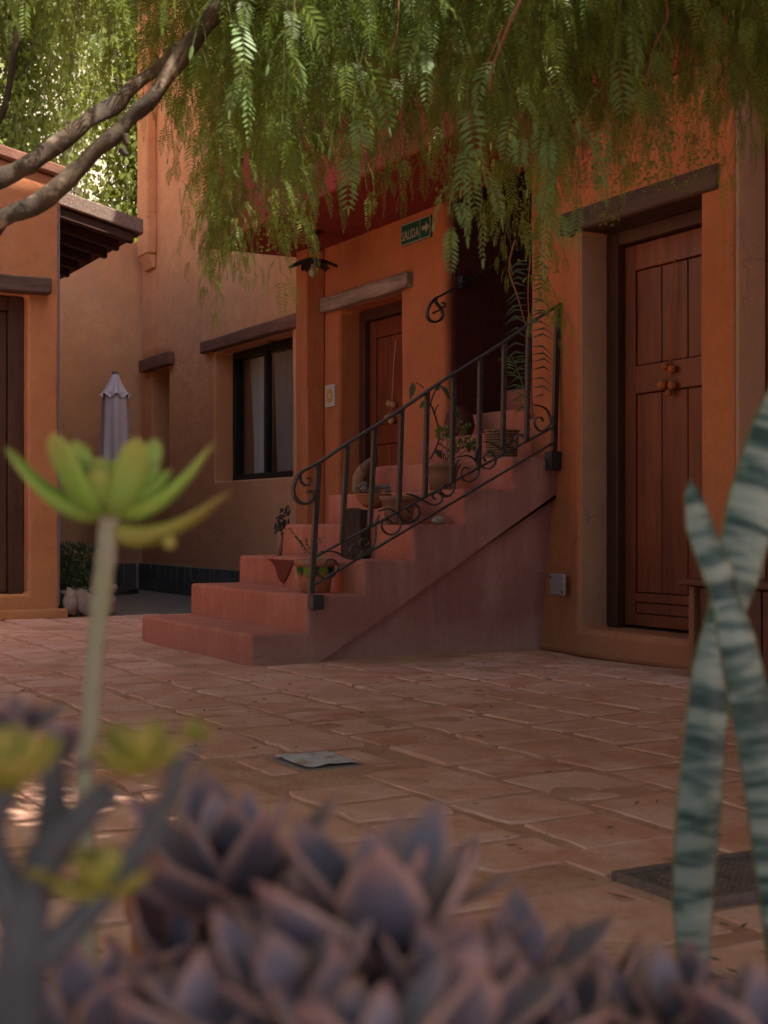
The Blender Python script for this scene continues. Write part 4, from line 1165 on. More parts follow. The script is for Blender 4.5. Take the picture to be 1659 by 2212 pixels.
def flat_leaf(bm, base, tip_, w_, nrm, ser=True):
    d = (tip_ - base); L_ = d.length; d.normalize(); s_ = d.cross(nrm).normalized(); n = 8
    lft = []; rgt = []; mid_ = []
    for i in range(n + 1):
        t = i / n; ww = w_ * math.sin(math.pi * t ** .8) * (.82 + (.18 if i % 2 else 0))
        p = base + d * L_ * t + nrm * (.12 * L_ * math.sin(math.pi * t))
        mid_.append(bm.verts.new(p)); lft.append(bm.verts.new(p + s_ * ww + nrm * .15 * ww)); rgt.append(bm.verts.new(p - s_ * ww + nrm * .15 * ww))
    for i in range(n):
        try:
            bm.faces.new((mid_[i], mid_[i + 1], lft[i + 1], lft[i])); bm.faces.new((mid_[i], rgt[i], rgt[i + 1], mid_[i + 1]))
        except ValueError: pass
for (b0, t0, w_) in (((130, 215), (95, 380), .020), ((245, 385), (185, 470), .016), ((240, 490), (235, 580), .010), ((325, 860), (455, 965), .022), ((390, 250), (480, 350), .014), ((380, 240), (350, 300), .012)):
    bm = bmesh.new(); flat_leaf(bm, zp(*b0, 6.98), zp(*t0, 6.98), w_, Vector((-.3, -.9, .1)).normalized()); obj('leaf', bm, M['darkleaf'], vn, smooth=True)
# basket with tall thin plant
c = Vector((4.235, 6.36, 1.031))
bk = empty('wicker_basket', c, 'small woven wicker basket on the top visible step by the railing post', 'basket')
wick = wood('wicker', (.30, .17, .08), (.16, .085, .04), .7, .3, (1, 1, 1), .0, 60)
bm = bmesh.new(); lathe(bm, [(.06, 0.002), (.072, .004), (.086, .15), (.08, .15), (.07, .02), (.02, .01)], c, 24); obj('lining', bm, mat('basket_lining', (.09, .05, .03), .9)[0], bk)
for j in range(11):
    z_ = .008 + j * .0145; rr = .076 + .013 * j / 10
    bm = bmesh.new(); tube(bm, [c + Vector((math.cos(k * math.pi / 20) * (rr + .0045 * (-1) ** (k + j)), math.sin(k * math.pi / 20) * (rr + .0045 * (-1) ** (k + j)), z_)) for k in range(41)], .0062, 5); obj('strand', bm, wick, bk, smooth=True)
tp = empty('tall_plant', c + Vector((0, 0, .14)), 'tall thin green plant with feathery leaflets rising from the wicker basket', 'plant')
def plume(pts, r_, ll, n, m, parent, sd, drp=.4, wl=.004):
    rr = random.Random(sd); P_ = smooth_path([Vector(p) for p in pts], 6)
    bm = bmesh.new(); tube(bm, P_, [r_ * (1 - .6 * i / len(P_)) for i in range(len(P_))], 5); obj('stem', bm, m[0], parent)
    bm = bmesh.new()
    for i in range(n):
        t = .12 + .88 * i / n; k = int(t * (len(P_) - 1)); p = P_[k]
        for s_ in (-1, 1):
            d = Vector((.88 * s_ + rr.uniform(-.2, .2), -.48 * s_ + rr.uniform(-.4, .4), rr.uniform(-.1, .45))).normalized()
            a = p; b1 = p + d * ll * .5 * rr.uniform(.8, 1.1); b2 = b1 + (d + Vector((0, 0, -drp))).normalized() * ll * .5
            nr = d.cross(Vector((0, 0, 1))).normalized() if abs(d.z) < .99 else Vector((1, 0, 0)); up = nr.cross(d) 
            v0 = bm.verts.new(a); v1 = bm.verts.new(b1 + up * wl); v2 = bm.verts.new(b2); v3 = bm.verts.new(b1 - up * wl)
            bm.faces.new((v0, v1, v2, v3))
    obj('leaflets', bm, m[1], parent)
tip_m = (M['geranium'], M['geranium'])
plume([onY(1146, 905, 6.36), onY(1135, 850, 6.36), onY(1118, 800, 6.36), onY(1104, 765, 6.36)], .006, .10, 14, tip_m, tp, 1)
plume([onY(1150, 905, 6.30), onY(1146, 800, 6.16), onY(1143, 700, 6.10), onY(1141, 620, 6.0), onY(1147, 555, 5.95)], .006, .15, 22, (M['redtwig'], M['darkleaf']), tp, 2, .9, .006)
plume([onY(1150, 905, 6.30), onY(1165, 870, 6.28), onY(1180, 850, 6.26)], .003, .06, 8, (M['darkleaf'], M['darkleaf']), tp, 3)

# dry head plant on step 3 left end
c = onZ(603, 1196, .492); c = Vector((3.29, 7.52, .492))
cp = empty('dried_plant', c, 'small dried dark flower spike standing at the far end of the third step', 'plant')
zt = c.z
pts = [onX(603, 1196, 3.29), onX(607, 1160, 3.29), onX(606, 1140, 3.29)]; pts[0].z = .493
bm = bmesh.new(); tube(bm, pts, [.017, .015, .013], 8); obj('stem', bm, mat('pinkish_stem', (.34, .17, .13), .8)[0], cp, smooth=True)
bm = bmesh.new()
for k in range(70):
    t = rnd.random(); q = lerp(onX(605, 1150, 3.29), onX(614, 1098, 3.29), t) + Vector((rnd.uniform(-.03, .03), rnd.uniform(-.035, .035), rnd.uniform(-.015, .015)))
    tube(bm, [q, q + Vector((rnd.uniform(-.02, .02), rnd.uniform(-.02, .02), rnd.uniform(0, .03)))], [.008, .002], 4)
obj('seed_head', bm, stone_mat('dry_seed', (.09, .07, .055), (.04, .03, .028), 50), cp)
# driftwood on step 5
Dd = [(768, 1069), (770, 1045), (777, 1020), (790, 998), (799, 994)]
pd = [onX(u + 6, v_, 3.95) for u, v_ in Dd]; pd[0].z = .857
dw = bmesh.new(); tube(dw, smooth_path(pd), [.035, .04, .045, .047, .047, .046, .045, .043, .04, .036, .032, .028, .022, .018, .014, .01, .006], 10)
dent(dw, .012, 14)
tag(obj('driftwood', dw, M['drift'], smooth=True), 'weathered upright piece of driftwood on the fifth step before the middle door', 'driftwood')
# dark urn in the passage
c = Vector((4.98, 7.35, 1.381)); c = Vector((4.62, 7.42, 1.206))
pot('urn', c, [(.05, 0), (.075, .01), (.10, .08), (.085, .16), (.06, .19), (.072, .205), (.055, .205), (.02, .17)], mat('dark_clay', (.10, .03, .022), .7)[0], 'dark rounded clay urn at the mouth of the passage', 'urn')

# ------------------------------------------------------------------ LITTER
bm = bmesh.new(); lr = random.Random(11)
for k in range(4200):
    X_ = lr.uniform(-.5, 4.2); Y_ = lr.uniform(1.0, 9.0)
    if noise.noise(Vector((X_ * 1.1, Y_ * 1.1, 4))) < lr.uniform(-.35, .5): continue
    if X_ > 2.55 and Y_ > 6: continue
    s_ = lr.uniform(.003, .012) * (1.7 if lr.random() < .12 else 1); a = lr.uniform(0, 6.3); z_ = .0155 + lr.uniform(0, .006)
    dx = Vector((math.cos(a), math.sin(a), lr.uniform(-.2, .2))) * s_ * lr.uniform(1, 2.2); dy = Vector((-math.sin(a), math.cos(a), lr.uniform(-.3, .5))) * s_ * .35
    p = Vector((X_, Y_, z_))
    bm.faces.new([bm.verts.new(p - dx), bm.verts.new(p + dy), bm.verts.new(p + dx), bm.verts.new(p - dy)])
for k in range(60):
    X_ = lr.uniform(2.7, 4.0); kx = max(i for i in range(6) if XS[i] < X_); Y_ = lr.uniform(6.2, 7.5)
    s_ = lr.uniform(.003, .009); a = lr.uniform(0, 6.3); p = Vector((X_, Y_, ZS[kx] + .008))
    dx = Vector((math.cos(a), math.sin(a), 0)) * s_; dy = Vector((-math.sin(a), math.cos(a), .3)) * s_ * .4
    bm.faces.new([bm.verts.new(p - dx), bm.verts.new(p + dy), bm.verts.new(p + dx), bm.verts.new(p - dy)])
lm = leaf_mat('dry_litter', [(0, (.05, .035, .022)), (.6, (.12, .08, .045)), (.85, (.10, .13, .04)), (1, (.16, .17, .05))], .1, .8)
tag(obj('leaf_litter', bm, lm), 'scattered dry leaf bits and twigs on the terracotta tiles', 'leaf litter', kind='stuff')

# ------------------------------------------------------------------ BACK TREES
def poplar(X_, Y_, H, rad, n, sd, label, lean=0):
    rr = random.Random(sd)
    e = empty('poplar_tree', (X_, Y_, 0), label, 'tree', 'poplars beyond the back wall')
    bm = bmesh.new(); tube(bm, [(X_, Y_, 0), (X_ + lean * .3, Y_, H * .4), (X_ + lean, Y_, H * .95)], [.16, .11, .02], 8)
    obj('trunk', bm, M['poplarbark'], e)
    bm = bmesh.new(); bl = bmesh.new()
    nb = 34
    for k in range(nb):
        t = rr.uniform(.12, .95); z0 = H * t; a = rr.uniform(0, 6.3); r_ = rad * (1 - .6 * max(0, t - .6)) * rr.uniform(.4, 1)
        p0 = Vector((X_ + lean * t, Y_, z0)); p1 = p0 + Vector((math.cos(a) * r_ * .7, math.sin(a) * r_ * .7, H * .09)); p2 = p1 + Vector((math.cos(a) * r_ * .3, math.sin(a) * r_ * .3, H * .13))
        tube(bm, [p0, p1, p2], [.03, .018, .005], 5, caps=False)
        for j in range(n // nb):
            q = lerp(p0, p1, rr.random()) if rr.random() < .45 else lerp(p1, p2, rr.random() * 1.15)
            q = q + Vector((rr.gauss(0, .17), rr.gauss(0, .17), rr.gauss(0, .22)))
            s_ = rr.uniform(.026, .056); mt = Euler((rr.uniform(0, 6.3), rr.uniform(0, 6.3), rr.uniform(0, 6.3))).to_matrix()
            bl.faces.new([bl.verts.new(q + mt @ Vector(v_)) for v_ in ((-s_, 0, 0), (0, -s_ * .7, 0), (s_ * 1.2, 0, 0), (0, s_ * .7, 0))])
    obj('branches', bm, M['poplarbark'], e); obj('crown', bl, M['poplar'], e)
PL = 'yellow-green poplar beyond the back wall'
poplar(3.1, 18.0, 10.5, 1.0, 30000, 1, PL + ', leftmost and half hidden by the left house')
poplar(5.0, 20.0, 12.0, 1.0, 30000, 2, PL + ', second from the left behind the pepper branches')
poplar(6.0, 17.5, 11.0, 1.0, 30000, 3, PL + ', right-hand one beside the house corner')
poplar(4.0, 23.5, 13.0, 1.3, 22000, 4, PL + ', pale one farther back between the others')
poplar(7.0, 24.5, 13.0, 1.3, 22000, 5, PL + ', farthest one showing at the chimney edge')

# ------------------------------------------------------------------ PEPPER TREE
tree = empty('pepper_tree', (-2.2, 2.6, 0), 'weeping pepper tree with drooping feathery sprays hanging over the courtyard', 'tree')
def branch(pts, rs, m=M['bark'], nm='branch', n=10, seed=0):
    P_ = smooth_path([Vector(p) for p in pts], 6); K = len(P_)
    if len(rs) > 2:
        R_ = []
        for i in range(K):
            t = i / (K - 1) * (len(rs) - 1); a = min(int(t), len(rs) - 2); R_.append(rs[a] + (rs[a + 1] - rs[a]) * (t - a))
    else: R_ = [rs[0] + (rs[1] - rs[0]) * i / (K - 1) for i in range(K)]
    R_ = [r_ * (1 + .13 * noise.noise(Vector((i * .55, seed, 0)))) for i, r_ in enumerate(R_)]
    bm = bmesh.new(); tube(bm, P_, R_, n)
    if rs[0] > .01:
        for v_ in bm.verts: v_.co += Vector((noise.noise(v_.co * 14), noise.noise(v_.co * 14 + Vector((3, 3, 3))), noise.noise(v_.co * 14 + Vector((9, 1, 3))))) * rs[0] * .16
    return obj(nm, bm, m, tree, smooth=True)
DB = 3.0
branch([(-2.2, 2.6, 0), (-2.1, 2.6, .9), (-1.6, 2.7, 1.35), (-.8, 2.9, 1.55), at(-260, 450, DB), at(0, 383, DB), at(100, 338, DB), at(200, 262, DB + .05), at(300, 180, DB + .1), at(405, 98, DB + .1), at(560, -60, DB + .2), at(800, -300, DB + .3)], [.13, .12, .075, .036, .021, .0185, .018, .0175, .0165, .016, .015, .012], nm='trunk', seed=1)
branch([(-2.15, 2.6, .5), (-1.7, 2.6, .9), (-.9, 2.8, 1.3), at(-260, 590, DB), at(0, 478, DB), at(80, 440, DB), at(150, 383, DB), at(240, 298, DB), at(330, 205, DB), at(405, 110, DB), at(520, -90, DB), at(700, -420, DB + .3)], [.06, .055, .034, .022, .0195, .019, .0185, .018, .0175, .017, .015, .012], seed=2)
# twig stubs
for (u, v_, du, dv) in ((268, 300, 8, 18), (163, 425, 2, -14), (262, 330, 14, 10)):
    branch([at(u, v_ - 8, DB), at(u + du / 2, v_ + dv / 2 - 4, DB), at(u + du, v_ + dv - 6, DB)], (.010, .004), seed=u)
branch([at(-30, 300, 3.4), at(10, 230, 3.4), at(30, 120, 3.4), at(60, -60, 3.4)], (.010, .006), seed=6)
# roof boughs just above the picture
for k, (a, c, e, r0, r1) in enumerate(((at(560, -60, 3.2), at(900, -160, 3.6), at(1300, -240, 4.2), .03, .012), (at(560, -60, 3.2), at(800, -200, 4.5), at(1000, -260, 5.5), .03, .012), (at(800, -300, 3.3), at(1200, -240, 3.2), at(1700, -200, 3.6), .03, .012), (at(560, -60, 3.2), at(300, -200, 4.0), at(150, -260, 5.0), .018, .008))):
    branch([a, c, e], (r0, r1), seed=k + 9)
# thin hanging twigs
TW = M['redtwig']
branch([at(1135, -20, 2.55), at(1105, 40, 2.5), at(1085, 90, 2.5), at(1062, 150, 2.5), at(1058, 195, 2.5)], (.0042, .0018), TW, 'twig', 6)
branch([at(1085, 60, 2.5), at(1055, 130, 2.5), at(1035, 160, 2.5)], (.0018, .001), TW, 'twig', 5)
branch([at(1260, -20, 3.2), at(1256, 60, 3.2), at(1240, 130, 3.2), at(1215, 200, 3.2), at(1205, 300, 3.2)], (.0042, .002), M['bark'], 'twig', 6)
branch([at(1262, -20, 3.15), at(1268, 40, 3.15), at(1276, 75, 3.15), at(1270, 95, 3.15)], (.0035, .002), M['bark'], 'twig', 6)
branch([at(1435, -20, 3.0), at(1440, 40, 3.0), at(1410, 110, 3.0), at(1395, 190, 3.0)], (.004, .002), TW, 'twig', 6)
branch([at(860, -20, 3.0), at(858, 60, 3.0), at(840, 130, 3.0)], (.003, .002), TW, 'twig', 6)
branch([at(1112, 520, 4.6), at(1100, 580, 4.6), at(1118, 640, 4.6), at(1135, 700, 4.7)], (.004, .002), TW, 'twig', 6)

# --- sprays
def leaflet(V_, F_, p, d, nrm, L_, W_, hq=False):
    s_ = d.cross(nrm)
    if s_.length < 1e-4: return
    s_.normalize(); up = s_.cross(d).normalized()
    i0 = len(V_)
    dd = (d - Vector((0, 0, .35))).normalized()
    V_ += [p, p + d * L_ * .3 + s_ * W_ * .45, p + d * L_ * .3 - s_ * W_ * .45 , p + d * L_ * .33 - up * W_ * .22, p + d * L_ * .55 + dd * L_ * .12 + s_ * W_ * .4, p + d * L_ * .55 + dd * L_ * .12 - s_ * W_ * .4, p + d * L_ * .55 + dd * L_ * .42]
    F_ += [(i0, i0 + 3, i0 + 1), (i0, i0 + 2, i0 + 3), (i0 + 1, i0 + 3, i0 + 6, i0 + 4), (i0 + 3, i0 + 2, i0 + 5, i0 + 6)]
def frond(V_, F_, p, d, L_, rr, ll, npair, wf=.24):
    d = d.normalized(); pos = p.copy(); seg = L_ / npair; pth = [pos.copy()]
    side = d.cross(Vector((0, 0, 1)))
    if side.length < .1: side = Vector((math.cos(rr.uniform(0, 6.3)), math.sin(rr.uniform(0, 6.3)), 0))
    side.normalize(); tw = rr.uniform(-.5, .5); ph = Matrix.Rotation(tw, 3, d)
    side = ph @ side
    for i in range(npair):
        t = i / npair
        d = (d + Vector((0, 0, -.24))).normalized(); side = (side - d * side.dot(d)).normalized(); nr = side.cross(d)
        pos = pos + d * seg; pth.append(pos.copy())
        if t < .1: continue
        sz = ll * (math.sin(math.pi * min(1, .18 + t * .78)) ** .6) * rr.uniform(.85, 1.1)
        for s_ in (-1, 1):
            ld = (side * s_ * 1.0 + d * rr.uniform(.45, .75) + nr * rr.uniform(-.15, .25)).normalized()
            leaflet(V_, F_, pos, ld, nr, sz, sz * wf)
    leaflet(V_, F_, pos, d, side, ll * .9, ll * wf)
    return pth
def ribbon(V_, F_, pth, w_):
    i0 = len(V_)
    for k, p in enumerate(pth):
        ww = w_ * (1 - .5 * k / len(pth))
        V_ += [p + Vector((ww, 0, 0)), p + Vector((-ww * .5, ww * .8, 0)), p + Vector((-ww * .5, -ww * .8, 0))]
    for k in range(len(pth) - 1):
        a = i0 + 3 * k
        for j in range(3):
            F_.append((a + j, a + (j + 1) % 3, a + 3 + (j + 1) % 3, a + 3 + j))
def spray_mesh(sd, L_, ll, spread, step, npair, wf=.24, fl=(.10, .17), nsub=1):
    rr = random.Random(sd); V_ = []; F_ = []; tw = []; ft = []
    for sub in range(nsub):
      p = Vector((0, 0, -.14 * sub * L_)); d = Vector((rr.uniform(-.3, .3), rr.uniform(-.3, .3), -1)).normalized() if sub == 0 else Vector((rr.uniform(-1, 1), rr.uniform(-1, 1), -.5)).normalized()
      pth = [p.copy()]; s_ = 0; a = rr.uniform(0, 6.3); LL = L_ * (1 if sub == 0 else rr.uniform(.5, .85) * (1 - .14 * sub))
      while s_ < LL:
        d = (d + Vector((rr.uniform(-.12, .12), rr.uniform(-.12, .12), -.12))).normalized()
        p = p + d * step; s_ += step; pth.append(p.copy()); a += 2.4 + rr.uniform(-.3, .3)
        t = s_ / LL
        fd = Vector((math.cos(a), math.sin(a), rr.uniform(-.2, .5) - .4 * t))
        q = frond(V_, F_, p, fd, rr.uniform(*fl) * (1.1 - .5 * t) * spread, rr, ll * (1.05 - .35 * t), npair, wf)
        ribbon(tw, ft, q, .0009)
      q = frond(V_, F_, p, d, fl[0], rr, ll * .7, npair, wf)
      ribbon(tw, ft, pth, .0018)
    me = bpy.data.meshes.new('hanging_spray')
    n = len(V_)
    me.from_pydata([tuple(v_) for v_ in V_ + tw], [], F_ + [tuple(i + n for i in f) for f in ft])
    for k, pl_ in enumerate(me.polygons):
        pl_.use_smooth = True
        if k >= len(F_): pl_.material_index = 1
    return me
sprays = []
for i in range(7):
    me = spray_mesh(20 + i, .52 + .05 * i, .030, 1.0, .046, 12, .18, nsub=4); me.materials.append(M['pepper']); me.materials.append(M['twig']); sprays.append(me)
hero = []
for i in range(4):
    me = spray_mesh(60 + i, .13 + .03 * i, .037, 1.0, .055, 10, .24, (.11, .16)); me.materials.append(M['pepper_hero']); me.materials.append(M['twig']); hero.append(me)
def berry_mesh(sd, red=False):
    rr = random.Random(sd); bm = bmesh.new()
    for k in range(110):
        t = rr.random(); p = Vector((rr.gauss(0, .022), rr.gauss(0, .022), -.17 * t)) * (1 if t < .8 else .9)
        bmesh.ops.create_icosphere(bm, subdivisions=1, radius=.0027 * rr.uniform(.7, 1.15), matrix=Matrix.Translation(p))
    for k in range(14): tube(bm, [(0, 0, 0), (rr.gauss(0, .02), rr.gauss(0, .02), -.16 * rr.random())], .0005, 3)
    me = bpy.data.meshes.new('berry_cluster'); bm.to_mesh(me); bm.free(); me.materials.append(M['redberry'] if red else M['berry'])
    for p in me.polygons: p.use_smooth = True
    return me
berries = [berry_mesh(i) for i in range(4)]; rberries = [berry_mesh(9, True)]
ENV = [(0, 110), (30, 150), (60, 60), (100, 170), (130, 150), (170, 215), (200, 230), (235, 130), (270, 60), (300, 60), (340, 130), (352, 300), (370, 420), (400, 455), (440, 330), (462, 380), (476, 530), (485, 560), (500, 640), (515, 690), (530, 560), (560, 570), (590, 500), (610, 550), (630, 490), (660, 490), (680, 470), (700, 510), (730, 480), (750, 505), (775, 400), (800, 400), (820, 420), (845, 480), (870, 450), (900, 420), (925, 400), (950, 380), (1000, 330), (1050, 420), (1080, 480), (1105, 550), (1130, 560), (1150, 640), (1170, 560), (1190, 500), (1215, 470), (1240, 460), (1270, 440), (1300, 400), (1320, 430), (1345, 350), (1370, 290), (1400, 330), (1430, 250), (1460, 260), (1490, 230), (1510, 200), (1540, 220), (1570, 300), (1590, 330), (1615, 300), (1645, 390), (1659, 420), (1750, 420)]
def env(u):
    for (a, x_), (b_, y_) in zip(ENV, ENV[1:]):
        if a <= u <= b_: return x_ + (y_ - x_) * (u - a) / (b_ - a)
    return ENV[0][1] if u < 0 else ENV[-1][1]
troot = tree.location
def add_spray(me, pos, s_, rz=None, nm='hanging_spray', tilt=.06):
    o = bpy.data.objects.new(nm, me); COL.objects.link(o); o.parent = tree; o.location = Vector(pos) - troot
    o.rotation_euler = (rnd.uniform(-tilt, tilt), rnd.uniform(-tilt, tilt), rnd.uniform(0, 6.3) if rz is None else rz); o.scale = (s_,) * 3
    return o
SL = [(.52 + .05 * i) + .08 for i in range(7)]
count = 0
def tip_spray(u, vt, D, s_=1.0, k=None):
    k = rnd.randrange(7) if k is None else k
    tip = at(u, vt, D)
    add_spray(sprays[k], tip + Vector((0, 0, SL[k] * s_)), s_)
# bottom fringe
u = -20
while u < 1700:
    e = env(u)
    deep = 3.0 + 1.6 * rnd.random() if 330 < u < 760 else 3.2 + 1.4 * rnd.random()
    if u < 340: deep = rnd.uniform(2.9, 4.2)
    s_ = rnd.uniform(.75, 1.05) * (.8 if u < 340 else 1)
    tip_spray(u + rnd.uniform(-8, 8), e - rnd.uniform(0, 30), deep, s_); count += 1
    u += 27 if u > 330 else 34
# fill tiers
for tier, (lo, hi, st_) in enumerate(((60, 140, 33), (150, 240, 33), (250, 350, 34), (340, 450, 38), (430, 560, 50))):
    u = -20 + tier * 9
    while u < 1700:
        e = env(u); vt = e - rnd.uniform(lo, hi)
        if vt > -30 and not (u < 300 and rnd.random() < .45):
            tip_spray(u + rnd.uniform(-15, 15), vt, (rnd.uniform(2.8, 4.6) if tier < 5 else rnd.uniform(4.6, 5.6)), rnd.uniform(.85, 1.15)); count += 1
        u += st_
for (u, v_, D, z_) in ((500, 690, 3.7, .55), (512, 660, 3.7, .5), (488, 640, 3.75, .55), (498, 600, 3.7, .6), (480, 565, 3.8, .6), (520, 590, 3.8, .6)): tip_spray(u, v_, D, z_, 0)
for k in range(10):
    u = 470 + 300 * (k % 10) / 9; tip_spray(u, env(u) - rnd.uniform(10, 150), rnd.uniform(3.8, 4.9), rnd.uniform(.8, 1)); count += 1
for k in range(26):
    u = 1230 + 440 * (k % 13) / 12; tip_spray(u, env(u) - rnd.uniform(0, 130), rnd.uniform(3.2, 4.3), rnd.uniform(.8, 1)); count += 1
# hero sprays, closer
for (u, v_, D, k, s_, rz) in ((1010, 180, 2.5, 0, 1.0, .3), (1035, 260, 2.5, 1, .9, 2.2), (1000, 300, 2.52, 2, .75, 4.2), (1075, 70, 2.6, 3, .9, 1.0), (640, -60, 2.7, 1, 1.0, 5.0), (920, -60, 2.6, 0, .9, 2.0), (1235, 200, 2.8, 2, 1.1, 3.0), (1250, 330, 2.9, 0, .8, 1.0), (480, -80, 2.8, 3, 1.1, .5), (790, 80, 2.9, 2, 1.1, 4.0), (1180, 120, 2.8, 1, 1.0, 3.7), (1340, -40, 2.8, 3, 1.2, 2.6)):
    add_spray(hero[k], at(u, v_, D), s_, rz)
# fallen frond hanging down in front of the block (thin tip)
for (u, v_, D) in ((1185, 500, 4.6), (1200, 640, 4.8), (1120, 470, 4.4)): tip_spray(u - 20, v_ + 140, D, .55, 0)

for (u, v_, D, s_) in ((1425, 100, 3.0, 1.1), (1395, 200, 3.0, 1.3), (1420, 230, 3.0, 1.2), (1440, 160, 3.05, 1.1), (1240, 310, 3.0, .9), (1310, 340, 3.1, 1.0), (560, 190, 3.2, 1.0), (600, 280, 3.2, 1.3), (590, 400, 3.3, 1.1), (1530, 200, 3.2, 1.1), (1500, 290, 3.3, .9), (1160, 470, 3.8, 1.2), (1145, 380, 3.7, 1.2), (700, 60, 3.0, 1.0), (1155, -30, 2.9, 1.1), (530, 60, 3.1, 1.0), (860, 260, 3.4, .9), (970, 330, 2.55, .6), (1200, 250, 3.1, .9), (640, 170, 3.3, 1), (480, 200, 3.4, 1.1), (770, 170, 3.4, 1)):
    add_spray(rnd.choice(berries), at(u, v_, D), s_, nm='berry_cluster')
for (u, v_, D, s_) in ((1135, 240, 3.0, .8), (1260, 270, 3.0, .9), (720, 90, 3.3, .7), (640, 10, 3.2, .7)):
    add_spray(rberries[0], at(u, v_, D), s_, nm='berry_cluster')
# rest of the crown, overhead and unseen, shaped to shade the court
cr = random.Random(5); V_ = []; F_ = []
for k in range(28000):
    X_ = cr.uniform(-2.6, 3.9); Y_ = cr.uniform(-2.2, 6.2)
    D_ = X_ * SY + Y_ * CY
    if .75 < X_ < 2.15 and 1.35 < Y_ < 2.9: continue  # gap left so sun reaches the hanging sprays
    if Y_ > 2.9 and cr.random() < .15: continue
    zmin = max(2.3, CH + D_ * .40 + .12); z_ = zmin + abs(cr.gauss(0, .55))
    if X_ > 3.6 and z_ < 3: continue
    s_ = cr.uniform(.04, .08); q = Vector((X_, Y_, z_)); mt = Euler((cr.uniform(-.6, .6), cr.uniform(-.6, .6), cr.uniform(0, 6.3))).to_matrix(); i0 = len(V_)
    V_ += [q + mt @ Vector(v_) for v_ in ((-s_ * 1.3, 0, 0), (0, -s_ * .45, 0), (s_ * 1.3, 0, -s_ * .3), (0, s_ * .45, 0))]; F_.append((i0, i0 + 1, i0 + 2, i0 + 3))
for k in range(14000):  # extra leaves added to shade the bed and nearest tiles
    X_ = cr.uniform(.2, 3.2); Y_ = cr.uniform(-1.6, 1.4); z_ = max(2.3, CH + (X_ * SY + Y_ * CY) * .40 + .12) + abs(cr.gauss(0, .5))
    s_ = cr.uniform(.05, .09); q = Vector((X_, Y_, z_)); mt = Euler((cr.uniform(-.6, .6), cr.uniform(-.6, .6), cr.uniform(0, 6.3))).to_matrix(); i0 = len(V_)
    V_ += [q + mt @ Vector(v_) for v_ in ((-s_ * 1.3, 0, 0), (0, -s_ * .45, 0), (s_ * 1.3, 0, -s_ * .3), (0, s_ * .45, 0))]; F_.append((i0, i0 + 1, i0 + 2, i0 + 3))
me = bpy.data.meshes.new('crown'); me.from_pydata([tuple(v_) for v_ in V_], [], F_); o = mobj('crown', me, M['pepper'], tree); o.location = -troot; o['kind'] = 'stuff'

# ------------------------------------------------------------------ FOREGROUND BED
bed = empty('planting_bed', (0, 0, 0), 'low raised planting bed of dark soil holding the foreground succulents', 'planter')
obj('soil', boxb((-1.2, -1.0, 0.002), (.93, .93, .165)), M['soil'], bed, bevel=.02)
for k in range(14):
    obj('edging_stone', mover(blob((.085, .04, .095), 2, .25, k), (-.98 + k * .147, .955, .095)), M['fieldstone'], bed, smooth=True)
    obj('edging_stone', mover(blob((.04, .085, .095), 2, .25, k + 30), (.955, -.98 + k * .147, .095)), M['fieldstone'], bed, smooth=True)

# purple rosettes
PLf = [succ_leaf(.066, .036, .0055, .14, .16, ns=12, nr=14, peak=.50, tip=.8, keel=.12, base=.5), succ_leaf(.058, .031, .0055, .18, .22, ns=12, nr=14, peak=.46, tip=.8, keel=.15, base=.5), succ_leaf(.074, .034, .0055, .12, .10, ns=12, nr=14, peak=.52, tip=.8, keel=.1, base=.5)]
for me in PLf: me.materials.append(M['purple'])
def purple_rosette(u, v_, D, s_, n, tilt, label, sd):
    rr = random.Random(sd); c = at(u, v_, D)
    e = empty('succulent', c, label, 'succulent', 'purple succulents in the foreground bed')
    e.rotation_euler = (tilt[0], tilt[1], rr.uniform(0, 6.3))
    for k in range(n):
        t = k / n; az = k * 2.399; pitch = .35 + 1.05 * t ** 1.1 + rr.uniform(-.12, .12)
        ls = s_ * (1.05 - .62 * t ** 1.3) * rr.uniform(.9, 1.1)
        place_leaf(PLf[rr.randrange(3)], e, az, pitch, .010 * s_ * (1 - t), .018 * s_ * t, ls, rr.uniform(-.2, .2))
    if s_ < .5: return e
    bm = bmesh.new(); tube(bm, [(0, 0, .01), (rr.uniform(-.02, .02), rr.uniform(-.02, .02), -.12), (rr.uniform(-.03, .03), rr.uniform(-.03, .03), -(c.z - .16))], .006 * s_, 7)
    # stem must stay vertical: undo tilt
    mt = Euler(e.rotation_euler).to_matrix().inverted().to_4x4(); bm.transform(mt); obj('stem', bm, M['greystem'], e, local=True, smooth=True)
    return e
